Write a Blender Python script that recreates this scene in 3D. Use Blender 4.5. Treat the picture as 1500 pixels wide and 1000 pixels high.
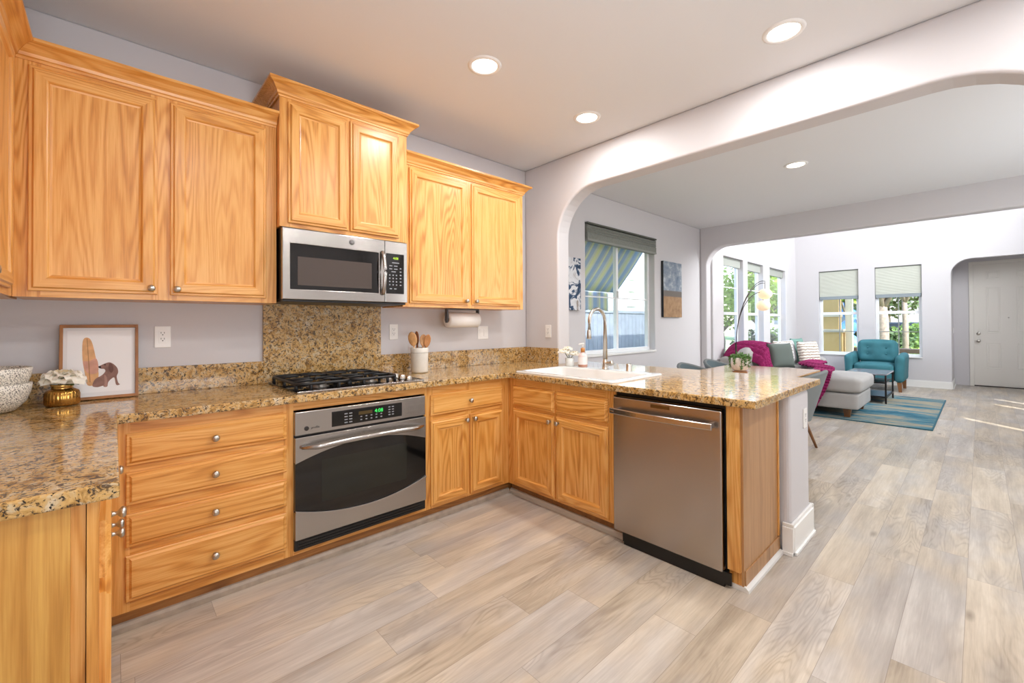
import bpy, bmesh, math, random
from mathutils import Matrix, Vector
R_ = random.Random(7)
PI = math.pi
for o_ in list(bpy.data.objects):
    bpy.data.objects.remove(o_)
SC = bpy.context.scene
COL = SC.collection

# ---------------------------------------------------------------- camera, world, sun, exposure
CAM = Vector((-0.6915, -3.0171, 1.2718))
YAW, PITCH, ROLL, FPX, HPX = math.radians(42.6888), math.radians(0.4824), math.radians(0.3014), 632.88, 469.38
fw = Vector((math.sin(YAW), math.cos(YAW), 0)); rt = Vector((math.cos(YAW), -math.sin(YAW), 0)); up = Vector((0, 0, 1))
F_ = fw*math.cos(PITCH) + up*math.sin(PITCH); U_ = up*math.cos(PITCH) - fw*math.sin(PITCH)
r_ = rt*math.cos(ROLL) - U_*math.sin(ROLL); u_ = rt*math.sin(ROLL) + U_*math.cos(ROLL)
cd = bpy.data.cameras.new('camera'); cam = bpy.data.objects.new('camera', cd); COL.objects.link(cam)
cam.matrix_world = Matrix(((r_.x, u_.x, -F_.x, CAM.x), (r_.y, u_.y, -F_.y, CAM.y), (r_.z, u_.z, -F_.z, CAM.z), (0, 0, 0, 1)))
cd.sensor_width = 36; cd.lens = 36*FPX/1500; cd.shift_y = (HPX-500)/1500; cd.clip_start = 0.02; cd.clip_end = 200
SC.camera = cam

SC.view_settings.view_transform = 'Standard'; SC.view_settings.look = 'None'
SC.view_settings.gamma = 1; SC.view_settings.exposure = 0.0; SC.view_settings.use_curve_mapping = False
SC.cycles.use_denoising = True
SC.cycles.max_bounces = 10; SC.cycles.diffuse_bounces = 5; SC.cycles.glossy_bounces = 4
SC.cycles.transparent_max_bounces = 16; SC.cycles.sample_clamp_indirect = 6.0; SC.cycles.caustics_reflective = False; SC.cycles.caustics_refractive = False

W = bpy.data.worlds.new('world'); SC.world = W; W.use_nodes = True
wn = W.node_tree.nodes; wl = W.node_tree.links
sky = wn.new('ShaderNodeTexSky'); sky.sky_type = 'NISHITA'; sky.sun_disc = False
sky.sun_elevation = math.radians(42); sky.sun_rotation = math.radians(200); sky.air_density = 1.0; sky.dust_density = 1.5
wn['Background'].inputs['Strength'].default_value = 1.0
wl.new(sky.outputs['Color'], wn['Background'].inputs['Color'])

SUN_DIR = Vector((0.62, 0.66, -0.60)).normalized()
sl = bpy.data.lights.new('sun', 'SUN'); sl.energy = 7.5; sl.angle = math.radians(0.6); sl.color = (1, 0.95, 0.86)
so = bpy.data.objects.new('sun', sl); COL.objects.link(so); so.rotation_euler = SUN_DIR.to_track_quat('-Z', 'Y').to_euler()

def area(name, loc, direc, sx, sy, watts, col=(1, 1, 1), spread=180):
    l = bpy.data.lights.new(name, 'AREA'); l.shape = 'RECTANGLE'; l.size = sx; l.size_y = sy; l.energy = watts; l.color = col
    l.spread = math.radians(spread)
    o = bpy.data.objects.new(name, l); COL.objects.link(o); o.location = loc
    o.rotation_euler = Vector(direc).to_track_quat('-Z', 'Y').to_euler(); return o
# unseen fill lights added along the solid wall, rear one tipped at the ceiling
area('fill_high_right', (8.6, -4.55, 3.5), (0.12, 1, 0.05), 3.6, 1.5, 400, (0.95, 0.98, 1), 150)
area('fill_side_right', (4.3, -4.55, 1.5), (0, 1, -0.05), 2.6, 1.7, 46, (0.93, 0.97, 1))
area('fill_rear_upward', (-0.30, -4.55, 1.35), (0, 1, 0.95), 1.8, 1.3, 60, (0.93, 0.96, 1), 130)
CAN_W = 11.5

# ---------------------------------------------------------------- materials
def lin(c):
    c /= 255.0
    return c/12.92 if c <= 0.04045 else ((c+0.055)/1.055)**2.4
def hexc(h):
    h = h.lstrip('#'); return (lin(int(h[0:2], 16)), lin(int(h[2:4], 16)), lin(int(h[4:6], 16)), 1)
class NB:
    def __init__(s, name):
        s.m = bpy.data.materials.new(name); s.m.use_nodes = True
        s.t = s.m.node_tree; s.b = s.t.nodes['Principled BSDF']
    def n(s, kind, **kw):
        nd = s.t.nodes.new('ShaderNode'+kind)
        for k, v in kw.items(): setattr(nd, k, v)
        return nd
    def l(s, a, b): s.t.links.new(a, b)
    def set(s, **kw):
        for k, v in kw.items():
            s.b.inputs[k.replace('_', ' ')].default_value = v
    def coords(s, scale=(1, 1, 1), rnd=0.0, kind='Object'):
        tc = s.n('TexCoord'); mp = s.n('Mapping'); mp.inputs['Scale'].default_value = scale
        s.l(tc.outputs[kind], mp.inputs['Vector'])
        if rnd:
            oi = s.n('ObjectInfo'); mu = s.n('Math', operation='MULTIPLY'); mu.inputs[1].default_value = rnd
            s.l(oi.outputs['Random'], mu.inputs[0])
            s.l(mu.outputs[0], mp.inputs['Location'])
        return mp.outputs['Vector']
    def noise(s, vec, scale, detail=3, rough=0.5, dist=0.0):
        nz = s.n('TexNoise'); nz.inputs['Scale'].default_value = scale; nz.inputs['Detail'].default_value = detail
        nz.inputs['Roughness'].default_value = rough; nz.inputs['Distortion'].default_value = dist
        s.l(vec, nz.inputs['Vector']); return nz.outputs['Fac']
    def ramp(s, fac, stops, interp='LINEAR'):
        r = s.n('ValToRGB'); r.color_ramp.interpolation = interp
        e = r.color_ramp.elements
        while len(e) < len(stops): e.new(0.5)
        for i, (p, c) in enumerate(stops):
            e[i].position = p; e[i].color = c if len(c) == 4 else (*c, 1)
        s.l(fac, r.inputs['Fac']); return r.outputs['Color']
    def math(s, op, a, b=None, c=None):
        m = s.n('Math', operation=op)
        for i, x in enumerate((a, b, c)):
            if x is None: continue
            if isinstance(x, (int, float)): m.inputs[i].default_value = x
            else: s.l(x, m.inputs[i])
        return m.outputs[0]
    def mix(s, fac, a, b, mode='MIX'):
        m = s.n('Mix', data_type='RGBA', blend_type=mode)
        for i, x in ((0, fac), (6, a), (7, b)):
            if isinstance(x, (int, float, tuple)): m.inputs[i].default_value = x
            else: s.l(x, m.inputs[i])
        return m.outputs[2]
    def bump(s, h, strength=0.2, dist=0.002):
        b = s.n('Bump'); b.inputs['Strength'].default_value = strength; b.inputs['Distance'].default_value = dist
        s.l(h, b.inputs['Height']); s.l(b.outputs['Normal'], s.b.inputs['Normal'])
    def color(s, sock): s.l(sock, s.b.inputs['Base Color'])

def plain(name, h, rough=0.5, metal=0.0, var=0.0, vscale=8, bump=0.0, bscale=60, spec=0.5, rgbv=None, coat=0.0):
    b = NB(name); c = rgbv if rgbv else hexc(h)
    b.set(Base_Color=c, Roughness=rough, Metallic=metal); b.b.inputs['Specular IOR Level'].default_value = spec
    b.b.inputs['Coat Weight'].default_value = coat
    v = b.coords()
    if var:
        f = b.noise(v, vscale, 4); lo = tuple(x*(1-var) for x in c[:3])+(1,); hi = tuple(min(1, x*(1+var)) for x in c[:3])+(1,)
        b.color(b.ramp(f, [(0.3, lo), (0.7, hi)]))
    if bump: b.bump(b.noise(v, bscale, 4, 0.6), bump, 0.003)
    return b.m
def emit(name, h, strength):
    b = NB(name); b.set(Base_Color=(0, 0, 0, 1)); b.b.inputs['Emission Color'].default_value = hexc(h); b.b.inputs['Emission Strength'].default_value = strength
    return b.m

def oak(name, axis, light='#ebb46a', mid='#d99848', dark='#ad6722', rough=0.34, figure=9.0):
    """flat-sawn oak: fine contour lines of a stretched noise plus pores; axis is the grain direction"""
    b = NB(name)
    a = {'x': 0, 'y': 1, 'z': 2}[axis]
    def sv(k, rnd):
        sc = [1.0, 1.0, 1.0]; sc[a] = k; return b.coords(tuple(sc), rnd)
    n1 = b.noise(sv(0.10, 17.0), 4.2, 2.5, 0.5, 0.2)
    rings = b.math('SINE', b.math('MULTIPLY', n1, figure*17.0))
    rings = b.math('MULTIPLY_ADD', rings, 0.5, 0.5)
    rings = b.math('POWER', rings, 1.6)
    v2 = sv(0.03, 9.0)
    pores = b.noise(v2, 260, 2, 0.6); broad = b.noise(sv(0.06, 5.0), 7, 3, 0.6); fine = b.noise(sv(0.015, 3.0), 70, 3, 0.65)
    gate = b.noise(sv(0.15, 11.0), 3.0, 1, 0.5)
    rings = b.math('MULTIPLY', rings, b.math('MULTIPLY_ADD', gate, 0.9, -0.10))
    f = b.math('ADD', b.math('MULTIPLY', rings, 0.46), b.math('ADD', b.math('MULTIPLY', pores, 0.34), b.math('ADD', b.math('MULTIPLY', broad, 0.30), b.math('MULTIPLY', fine, 0.34))))
    c = b.ramp(f, [(0.40, hexc(light)), (0.60, hexc(mid)), (0.84, hexc(dark))])
    b.color(c); b.set(Roughness=rough); b.b.inputs['Coat Weight'].default_value = 0.25; b.b.inputs['Coat Roughness'].default_value = 0.25
    b.bump(b.math('MULTIPLY', f, -1.0), 0.10, 0.001)
    return b.m
OAKV = oak('oak_vertical', 'z'); OAKH = oak('oak_horizontal', 'x'); OAKD = oak('oak_depthwise', 'y')
OAKP = oak('oak_end_panel_shaded', 'z', '#bd9061', '#a97c4e', '#7f5830', 0.45, 3.0)  # browner veneer, with the panel's shade darkened into its colour
OAKB = oak('oak_base_panel', 'z', '#d9a653', '#c48b3c', '#a06a26', 0.45, 5.0)
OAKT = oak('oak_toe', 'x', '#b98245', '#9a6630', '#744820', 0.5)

def granite(name='granite'):
    b = NB(name)
    v = b.coords()
    wob = b.n('TexNoise'); wob.inputs['Scale'].default_value = 16; b.l(v, wob.inputs['Vector'])
    mixv = b.n('VectorMath', operation='MULTIPLY_ADD'); mixv.inputs[1].default_value = (0.05, 0.05, 0.05)
    b.l(wob.outputs['Color'], mixv.inputs[0]); b.l(v, mixv.inputs[2]); v2 = mixv.outputs[0]
    n1 = b.noise(v2, 24, 5, 0.62, 0.8)
    base = b.ramp(n1, [(0.25, hexc('#6b4c2b')), (0.40, hexc('#a87f45')), (0.50, hexc('#cfa768')), (0.60, hexc('#c5a87c')), (0.74, hexc('#dccdb0'))])
    n4 = b.noise(v2, 44, 3, 0.6)
    pale = b.math('MULTIPLY', b.ramp(n4, [(0.56, (0, 0, 0, 1)), (0.64, (1, 1, 1, 1))]), 0.7)
    c = b.mix(pale, base, hexc('#cbbb9c'))
    n2 = b.noise(v2, 58, 5, 0.7, 0.6)
    dark = b.ramp(n2, [(0.54, (0, 0, 0, 1)), (0.59, (1, 1, 1, 1))])
    c = b.mix(b.math('MULTIPLY', dark, 0.9), c, hexc('#4a3a2c'))
    n3 = b.noise(b.coords((1, 1, 1), 0), 105, 4, 0.65, 0.4)
    black = b.ramp(n3, [(0.566, (0, 0, 0, 1)), (0.61, (1, 1, 1, 1))])
    c = b.mix(black, c, hexc('#26221f'))
    b.color(c); b.set(Roughness=0.09); b.b.inputs['Specular IOR Level'].default_value = 0.6
    return b.m
GRAN = granite()

def planks():
    b = NB('vinyl_plank')
    v = b.coords(); sp = b.n('SeparateXYZ'); b.l(v, sp.inputs[0])
    row = b.math('FLOOR', b.math('DIVIDE', sp.outputs[1], 0.185))
    wn_ = b.n('TexWhiteNoise', noise_dimensions='1D'); b.l(row, wn_.inputs['W'])
    sx = b.math('ADD', sp.outputs[0], b.math('MULTIPLY', wn_.outputs['Value'], 1.22))
    cx_ = b.n('CombineXYZ'); b.l(sx, cx_.inputs[0]); b.l(sp.outputs[1], cx_.inputs[1]); vb = cx_.outputs[0]
    br = b.n('TexBrick'); br.offset = 0.0; br.offset_frequency = 2; br.squash = 1.0
    for k, x in (('Scale', 1.0), ('Brick Width', 1.22), ('Row Height', 0.185), ('Mortar Size', 0.0011), ('Mortar Smooth', 0.1), ('Bias', 0.0)):
        br.inputs[k].default_value = x
    br.inputs['Color1'].default_value = (0, 0, 0, 1); br.inputs['Color2'].default_value = (1, 1, 1, 1); br.inputs['Mortar'].default_value = (0.5, 0.5, 0.5, 1)
    b.l(vb, br.inputs['Vector'])
    cell = b.n('CombineXYZ'); b.l(b.math('FLOOR', b.math('DIVIDE', sx, 1.22)), cell.inputs[0]); b.l(row, cell.inputs[1])
    wc = b.n('TexWhiteNoise', noise_dimensions='3D'); b.l(cell.outputs[0], wc.inputs['Vector']); rv = wc.outputs['Value']
    off = b.n('CombineXYZ'); b.l(b.math('MULTIPLY', rv, 13.0), off.inputs[0]); b.l(b.math('MULTIPLY', rv, 7.0), off.inputs[1]); b.l(b.math('MULTIPLY', rv, 31.0), off.inputs[2])
    add = b.n('VectorMath', operation='ADD'); b.l(vb, add.inputs[0]); b.l(off.outputs[0], add.inputs[1])
    def sv(k):
        mp = b.n('Mapping'); mp.inputs['Scale'].default_value = (k, 1, 1); b.l(add.outputs[0], mp.inputs['Vector']); return mp.outputs['Vector']
    n1 = b.noise(sv(0.20), 5.0, 2.5, 0.5, 0.5)
    rings = b.math('POWER', b.math('MULTIPLY_ADD', b.math('SINE', b.math('MULTIPLY', n1, 150.0)), 0.5, 0.5), 2.5)
    gate = b.ramp(b.noise(sv(0.3), 2.2, 1, 0.5), [(0.45, (0, 0, 0, 1)), (0.6, (1, 1, 1, 1))])
    rings = b.math('MULTIPLY', rings, gate)
    fine = b.noise(sv(0.04), 120, 3, 0.7); mid = b.noise(sv(0.10), 15, 4, 0.6); blot = b.noise(sv(0.35), 4.0, 4, 0.6)
    f = b.math('ADD', b.math('MULTIPLY', rings, 0.10), b.math('ADD', b.math('MULTIPLY', fine, 0.28), b.math('ADD', b.math('MULTIPLY', mid, 0.52), b.math('MULTIPLY', blot, 0.46))))
    f = b.math('ADD', f, b.math('MULTIPLY', rv, 0.15))
    tan_ = b.ramp(f, [(0.52, hexc('#d1c4b2')), (0.70, hexc('#bcae9b')), (0.86, hexc('#a39583')), (1.0, hexc('#857868'))])
    gry = b.ramp(f, [(0.52, hexc('#c8c1b9')), (0.70, hexc('#b0a8a0')), (0.86, hexc('#a0978f')), (1.0, hexc('#837a73'))])
    c = b.mix(b.ramp(b.noise(sv(0.35), 3.1, 3, 0.6), [(0.42, (0, 0, 0, 1)), (0.60, (1, 1, 1, 1))]), tan_, gry)
    c = b.mix(b.math('MULTIPLY', br.outputs['Fac'], 0.5), c, hexc('#6d6056'))
    knot = b.n('TexVoronoi'); knot.inputs['Scale'].default_value = 1.0
    mpk = b.n('Mapping'); mpk.inputs['Scale'].default_value = (1.5, 5.0, 1); b.l(add.outputs[0], mpk.inputs['Vector']); b.l(mpk.outputs['Vector'], knot.inputs['Vector'])
    kf = b.ramp(knot.outputs['Distance'], [(0.0, (1, 1, 1, 1)), (0.04, (0.7, 0.7, 0.7, 1)), (0.10, (0, 0, 0, 1))])
    c = b.mix(b.math('MULTIPLY', kf, 0.6), c, hexc('#5d4c3b'))
    b.color(c); b.set(Roughness=0.36); b.b.inputs['Specular IOR Level'].default_value = 0.45
    b.bump(b.math('ADD', b.math('MULTIPLY', br.outputs['Fac'], -1.5), b.math('MULTIPLY', f, -0.5)), 0.12, 0.002)
    return b.m
FLOORM = planks()

def steel(name, h='#aeaaa6', rough=0.24, axis='x'):
    """brushed steel; axis is the direction of the brush lines"""
    b = NB(name); b.set(Base_Color=hexc(h), Metallic=1.0, Roughness=rough)
    a = {'x': 0, 'y': 1, 'z': 2}[axis]; sc = [1.0]*3; sc[a] = 0.01
    n = b.noise(b.coords(tuple(sc)), 420, 2, 0.6)
    b.l(b.math('ADD', b.math('MULTIPLY', n, 0.12), rough-0.06), b.b.inputs['Roughness'])
    tg = b.n('Tangent', direction_type='RADIAL', axis='Z'); b.l(tg.outputs[0], b.b.inputs['Tangent'])
    b.b.inputs['Anisotropic'].default_value = 0.75; b.b.inputs['Anisotropic Rotation'].default_value = 0.25
    b.bump(n, 0.05, 0.0005)
    return b.m
STEEL = steel('brushed_steel'); STEELD = steel('dishwasher_steel', '#b3ada8', 0.24, 'y')
NICK = plain('brushed_nickel', '#c3beb6', 0.28, 1.0); CHROME = plain('chrome', '#dcdcdc', 0.10, 1.0)

WALLM = plain('wall_paint', '#cfccce', 0.6, bump=0.10, bscale=150)
CEILM = plain('ceiling_paint', '#e4e5e7', 0.7, bump=0.08, bscale=120)
WHITE = plain('white_trim_paint', '#ecebe8', 0.35); VINYL = plain('white_vinyl', '#eef0f2', 0.35)
DOORW = plain('door_paint', '#e6e2da', 0.4)
BLACKG = plain('black_glass', '#0b0a0a', 0.06, spec=0.6); BLACKP = plain('black_plastic', '#141415', 0.35)
IRON = plain('cast_iron', '#1b1b1d', 0.48, bump=0.2, bscale=220); RUBBER = plain('dark_gap', '#0a0a0a', 0.8)
PORC = plain('white_porcelain', '#dcdcda', 0.15, coat=0.4); PLASTW = plain('white_plastic', '#efedea', 0.35)
SLOT = plain('outlet_slot', '#2a2826', 0.6)
def glass(name='pane_glass', tint=(1, 1, 1, 1), refl=0.5):
    m = bpy.data.materials.new(name); m.use_nodes = True; t = m.node_tree; t.nodes.remove(t.nodes['Principled BSDF'])
    o = t.nodes['Material Output']; tr = t.nodes.new('ShaderNodeBsdfTransparent'); gl = t.nodes.new('ShaderNodeBsdfGlossy'); mx = t.nodes.new('ShaderNodeMixShader'); fr = t.nodes.new('ShaderNodeLayerWeight'); pw = t.nodes.new('ShaderNodeMath'); ml = t.nodes.new('ShaderNodeMath')
    tr.inputs[0].default_value = tint; gl.inputs['Roughness'].default_value = 0.02; fr.inputs[0].default_value = 0.5; pw.operation = 'POWER'; pw.inputs[1].default_value = 4.0; ml.operation = 'MULTIPLY_ADD'; ml.inputs[1].default_value = 0.55; ml.inputs[2].default_value = 0.03; t.links.new(fr.outputs['Facing'], pw.inputs[0]); t.links.new(pw.outputs[0], ml.inputs[0])
    t.links.new(ml.outputs[0], mx.inputs[0]); t.links.new(tr.outputs[0], mx.inputs[1]); t.links.new(gl.outputs[0], mx.inputs[2]); t.links.new(mx.outputs[0], o.inputs[0])
    return m
PANE = glass()

# ---------------------------------------------------------------- mesh builder
class MB:
    def __init__(s): s.v = []; s.f = []; s.mi = []; s.sm = []; s.mat = 0
    def add(s, vs, fs, smooth=False, mats=None):
        b = len(s.v); s.v += [tuple(p) for p in vs]
        for i, f in enumerate(fs):
            s.f.append([b+k for k in f]); s.mi.append(mats[i] if mats else s.mat); s.sm.append(smooth)
        return s
    def box(s, x0, x1, y0, y1, z0, z1, mat=None):
        if mat is not None: s.mat = mat
        vs = [(x, y, z) for x in (x0, x1) for y in (y0, y1) for z in (z0, z1)]
        return s.add(vs, [(0, 1, 3, 2), (4, 6, 7, 5), (0, 4, 5, 1), (2, 3, 7, 6), (0, 2, 6, 4), (1, 5, 7, 3)])
    def loft(s, loops, caps=(True, True), closed=True, smooth=True, mats=None):
        n = len(loops[0]); vs = [p for L in loops for p in L]; fs = []; ms = []
        for i in range(len(loops)-1):
            for k in range(n if closed else n-1):
                fs.append((i*n+k, i*n+(k+1) % n, (i+1)*n+(k+1) % n, (i+1)*n+k)); ms.append(mats(i, k) if mats else s.mat)
        s.add(vs, fs, smooth, ms); b = len(s.v)-len(vs)
        for c, i in ((caps[0], 0), (caps[1], len(loops)-1)):
            if c:
                s.f.append([b+i*n+k for k in range(n)]); s.mi.append(mats(i, -1) if mats else s.mat); s.sm.append(False)
        return s
    def cyl(s, p0, p1, r0, r1=None, n=14, caps=(True, True), smooth=True):
        p0 = Vector(p0); p1 = Vector(p1); r1 = r0 if r1 is None else r1
        q = (p1-p0).to_track_quat('Z', 'Y'); L = []
        for p, r in ((p0, r0), (p1, r1)):
            L.append([p+q @ Vector((r*math.cos(2*PI*k/n), r*math.sin(2*PI*k/n), 0)) for k in range(n)])
        return s.loft(L, caps, True, smooth)
    def tube(s, pts, r, n=8, caps=(True, True), flat=1.0):
        pts = [Vector(p) for p in pts]; L = []; up0 = Vector((0, 0, 1))
        for i, p in enumerate(pts):
            d = (pts[min(i+1, len(pts)-1)]-pts[max(i-1, 0)]).normalized()
            a = d.cross(up0)
            if a.length < 0.05: a = d.cross(Vector((0, 1, 0)))
            a.normalize(); c = a.cross(d).normalized()
            rr = r[i] if isinstance(r, (list, tuple)) else r
            L.append([p+a*(rr*math.cos(2*PI*k/n))+c*(rr*flat*math.sin(2*PI*k/n)) for k in range(n)])
        return s.loft(L, caps)
    def lathe(s, c, prof, n=24, axis='z', caps=(True, True), rfun=None):
        L = []; cx, cy, cz = c
        for r, h in prof:
            ring = []
            for k in range(n):
                a = 2*PI*k/n; rr = max(r, 1e-4)*(rfun(a) if rfun else 1)
                x, y = rr*math.cos(a), rr*math.sin(a)
                ring.append({'z': (cx+x, cy+y, cz+h), 'x': (cx+h, cy+x, cz+y), 'y': (cx+x, cy+h, cz+y)}[axis])
            L.append(ring)
        return s.loft(L, caps)
    def prism(s, poly, axis, a, b, smooth=False):
        f = {'x': lambda u, v, w: (w, u, v), 'y': lambda u, v, w: (u, w, v), 'z': lambda u, v, w: (u, v, w)}[axis]
        return s.loft([[f(u, v, a) for u, v in poly], [f(u, v, b) for u, v in poly]], smooth=smooth)
    def ell(s, c, r, nu=16, nv=10, q=None):
        prof = [(math.sin(PI*i/nv), -math.cos(PI*i/nv)) for i in range(nv+1)]; L = []
        for a, h in prof:
            ring = []
            for k in range(nu):
                p = Vector((max(a, 1e-4)*math.cos(2*PI*k/nu)*r[0], max(a, 1e-4)*math.sin(2*PI*k/nu)*r[1], h*r[2]))
                if q is not None: p = q @ p
                ring.append(Vector(c)+p)
            L.append(ring)
        return s.loft(L)
    def grid(s, axis, us, vs, w0, w1, solid):
        f = {'x': lambda u, v, w: (w, u, v), 'y': lambda u, v, w: (u, w, v), 'z': lambda u, v, w: (u, v, w)}[axis]
        us = sorted(us); vs = sorted(vs); nu, nv = len(us)-1, len(vs)-1
        S = [[solid((us[i]+us[i+1])/2, (vs[j]+vs[j+1])/2) for j in range(nv)] for i in range(nu)]
        idx = {}; pts = []; fs = []
        def P(i, j, k):
            if (i, j, k) not in idx: idx[(i, j, k)] = len(pts); pts.append(f(us[i], vs[j], (w0, w1)[k]))
            return idx[(i, j, k)]
        g = lambda i, j: 0 <= i < nu and 0 <= j < nv and S[i][j]
        for i in range(nu):
            for j in range(nv):
                if not S[i][j]: continue
                for k in (0, 1): fs.append((P(i, j, k), P(i+1, j, k), P(i+1, j+1, k), P(i, j+1, k)))
                for di, dj, e in ((-1, 0, ((i, j), (i, j+1))), (1, 0, ((i+1, j), (i+1, j+1))), (0, -1, ((i, j), (i+1, j))), (0, 1, ((i, j+1), (i+1, j+1)))):
                    if not g(i+di, j+dj): fs.append((P(*e[0], 0), P(*e[1], 0), P(*e[1], 1), P(*e[0], 1)))
        return s.add(pts, fs)
    def rbox(s, x0, x1, y0, y1, z0, z1, r=0.04, bulge=0.0, N=10, fn=None):
        c = Vector(((x0+x1)/2, (y0+y1)/2, (z0+z1)/2)); h = Vector(((x1-x0)/2, (y1-y0)/2, (z1-z0)/2)); r = min(r, min(h)*0.98)
        t = [-math.cos(PI*i/N) if False else (-1+2*i/N) for i in range(N+1)]
        def warp(a): return math.copysign(abs(a)**0.75, a)
        for ax in range(3):
            for sg in (-1, 1):
                vs = []
                for i in range(N+1):
                    for j in range(N+1):
                        p = [0, 0, 0]; p[ax] = sg; p[(ax+1) % 3] = warp(t[i]); p[(ax+2) % 3] = warp(t[j])
                        q = Vector((p[0]*h.x, p[1]*h.y, p[2]*h.z))
                        inner = Vector([max(-(h[k]-r), min(h[k]-r, q[k])) for k in range(3)])
                        d = q-inner
                        if d.length > 1e-9: d.normalize()
                        o = inner+d*r
                        if bulge:
                            w = (1-p[(ax+1) % 3]**2)*(1-p[(ax+2) % 3]**2); o[ax] += sg*bulge*w
                        o = o+c
                        vs.append(fn(o) if fn else o)
                fs = [(i*(N+1)+j, (i+1)*(N+1)+j, (i+1)*(N+1)+j+1, i*(N+1)+j+1) for i in range(N) for j in range(N)]
                s.add(vs, fs, True)
        return s
    def sheet(s, nu, nv, fn, smooth=True):
        vs = [fn(i/nu, j/nv) for i in range(nu+1) for j in range(nv+1)]
        return s.add(vs, [(i*(nv+1)+j, (i+1)*(nv+1)+j, (i+1)*(nv+1)+j+1, i*(nv+1)+j+1) for i in range(nu) for j in range(nv)], smooth)

WM = {}
def obj(name, mb, mats, parent=None, bevel=0.0, seg=2, local=False, solid=0.0, weld=True, angle=35):
    me = bpy.data.meshes.new(name); me.from_pydata([tuple(p) for p in mb.v], [], mb.f)
    if not isinstance(mats, (list, tuple)): mats = [mats]
    for m in mats: me.materials.append(m)
    for p, mi, sm in zip(me.polygons, mb.mi, mb.sm): p.material_index = min(mi, len(mats)-1); p.use_smooth = sm
    bm = bmesh.new(); bm.from_mesh(me)
    if weld: bmesh.ops.remove_doubles(bm, verts=bm.verts, dist=1e-5)
    bmesh.ops.recalc_face_normals(bm, faces=bm.faces); bm.to_mesh(me); bm.free()
    o = bpy.data.objects.new(name, me); COL.objects.link(o)
    M = Matrix.Identity(4)
    if parent is not None:
        M = WM[parent.name]; o.parent = parent
        if not local: me.transform(M.inverted())
    WM[o.name] = M
    if bevel:
        b = o.modifiers.new('bevel', 'BEVEL'); b.width = bevel; b.segments = seg; b.limit_method = 'ANGLE'; b.angle_limit = math.radians(angle)
    if solid:
        sm_ = o.modifiers.new('solid', 'SOLIDIFY'); sm_.thickness = solid; sm_.offset = 0
    return o
def tag(o, label, cat, group=None):
    o['label'] = label; o['category'] = cat
    if group: o['group'] = group
    if o.type == 'MESH' and not o.parent and o.data.vertices:
        xs = [v.co for v in o.data.vertices]
        c = Vector(((min(p.x for p in xs)+max(p.x for p in xs))/2, (min(p.y for p in xs)+max(p.y for p in xs))/2, min(p.z for p in xs)))
        if o.location.length < 1e-6:
            o.data.transform(Matrix.Translation(-c)); o.location = c; WM[o.name] = Matrix.Translation(c)
    return o
def thing(name, label, cat, loc=(0, 0, 0), rz=0.0, group=None, rx=0.0):
    o = bpy.data.objects.new(name, None); COL.objects.link(o); o.empty_display_size = 0.05
    o.location = loc; o.rotation_euler = (rx, 0, rz)
    WM[o.name] = Matrix.Translation(loc) @ Matrix.Rotation(rz, 4, 'Z') @ Matrix.Rotation(rx, 4, 'X')
    o['label'] = label; o['category'] = cat
    if group: o['group'] = group
    return o
def struct(o): o['kind'] = 'structure'; return o
def dup(root, loc, rz, label, group=None):
    r = root.copy(); COL.objects.link(r); r.location = loc; r.rotation_euler = (root.rotation_euler[0], 0, rz); r['label'] = label
    if group: r['group'] = group
    for ch in list(root.children):
        c = ch.copy(); COL.objects.link(c); c.parent = r
        for g in list(ch.children):
            d = g.copy(); COL.objects.link(d); d.parent = c
    return r
def text(s_, size, extr=0.0005):
    cu = bpy.data.curves.new('txt', 'FONT'); cu.body = s_; cu.size = size; cu.extrude = extr; cu.align_x = 'CENTER'; cu.align_y = 'CENTER'; cu.resolution_u = 3
    ob = bpy.data.objects.new('txt', cu); COL.objects.link(ob)
    dg = bpy.context.evaluated_depsgraph_get(); me = bpy.data.meshes.new_from_object(ob.evaluated_get(dg))
    mb = MB(); mb.add([v.co.copy() for v in me.vertices], [list(p.vertices) for p in me.polygons])
    bpy.data.objects.remove(ob); bpy.data.curves.remove(cu); bpy.data.meshes.remove(me); return mb
def place_text(mb, loc, rz=0.0):
    """lay text (in its xy plane) upright, reading from -y, turned by rz"""
    M = Matrix.Translation(loc) @ Matrix.Rotation(rz, 4, 'Z') @ Matrix.Rotation(PI/2, 4, 'X')
    mb.v = [tuple(M @ Vector(p)) for p in mb.v]; return mb

# ---------------------------------------------------------------- the setting
ZC = 2.773; XW0, XW1 = 2.271, 2.431; XB0, XB1 = 6.17, 6.33; YL = -0.13; XF = 10.9; XD = 11.9; XL = -1.33; YR = -4.6; ZT = 5.1
struct(obj('floor', MB().box(XL-0.15, 12.1, YR-0.15, 0.15, -0.06, 0.0), FLOORM))
struct(obj('ceiling', MB().box(XL-0.15, XB1, YR-0.15, 0.15, ZC, ZC+0.12), CEILM))
struct(obj('ceiling_living', MB().box(XB1, 12.1, YR-0.15, 0.15, ZT, ZT+0.12), CEILM))
WINX0, WINX1, WINZ0, WINZ1 = 3.225, 4.755, 0.912, 2.425
m = MB().grid('y', [XL-0.15, WINX0, WINX1, XB1], [0, WINZ0, WINZ1, ZC], 0.0, 0.15, lambda u, v: not (WINX0 < u < WINX1 and WINZ0 < v < WINZ1))
struct(obj('wall_back', m, WALLM, bevel=0.012, seg=3))
struct(obj('wall_left', MB().box(XL-0.15, XL, YR-0.15, 0.0, 0, ZC), WALLM))
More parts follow.
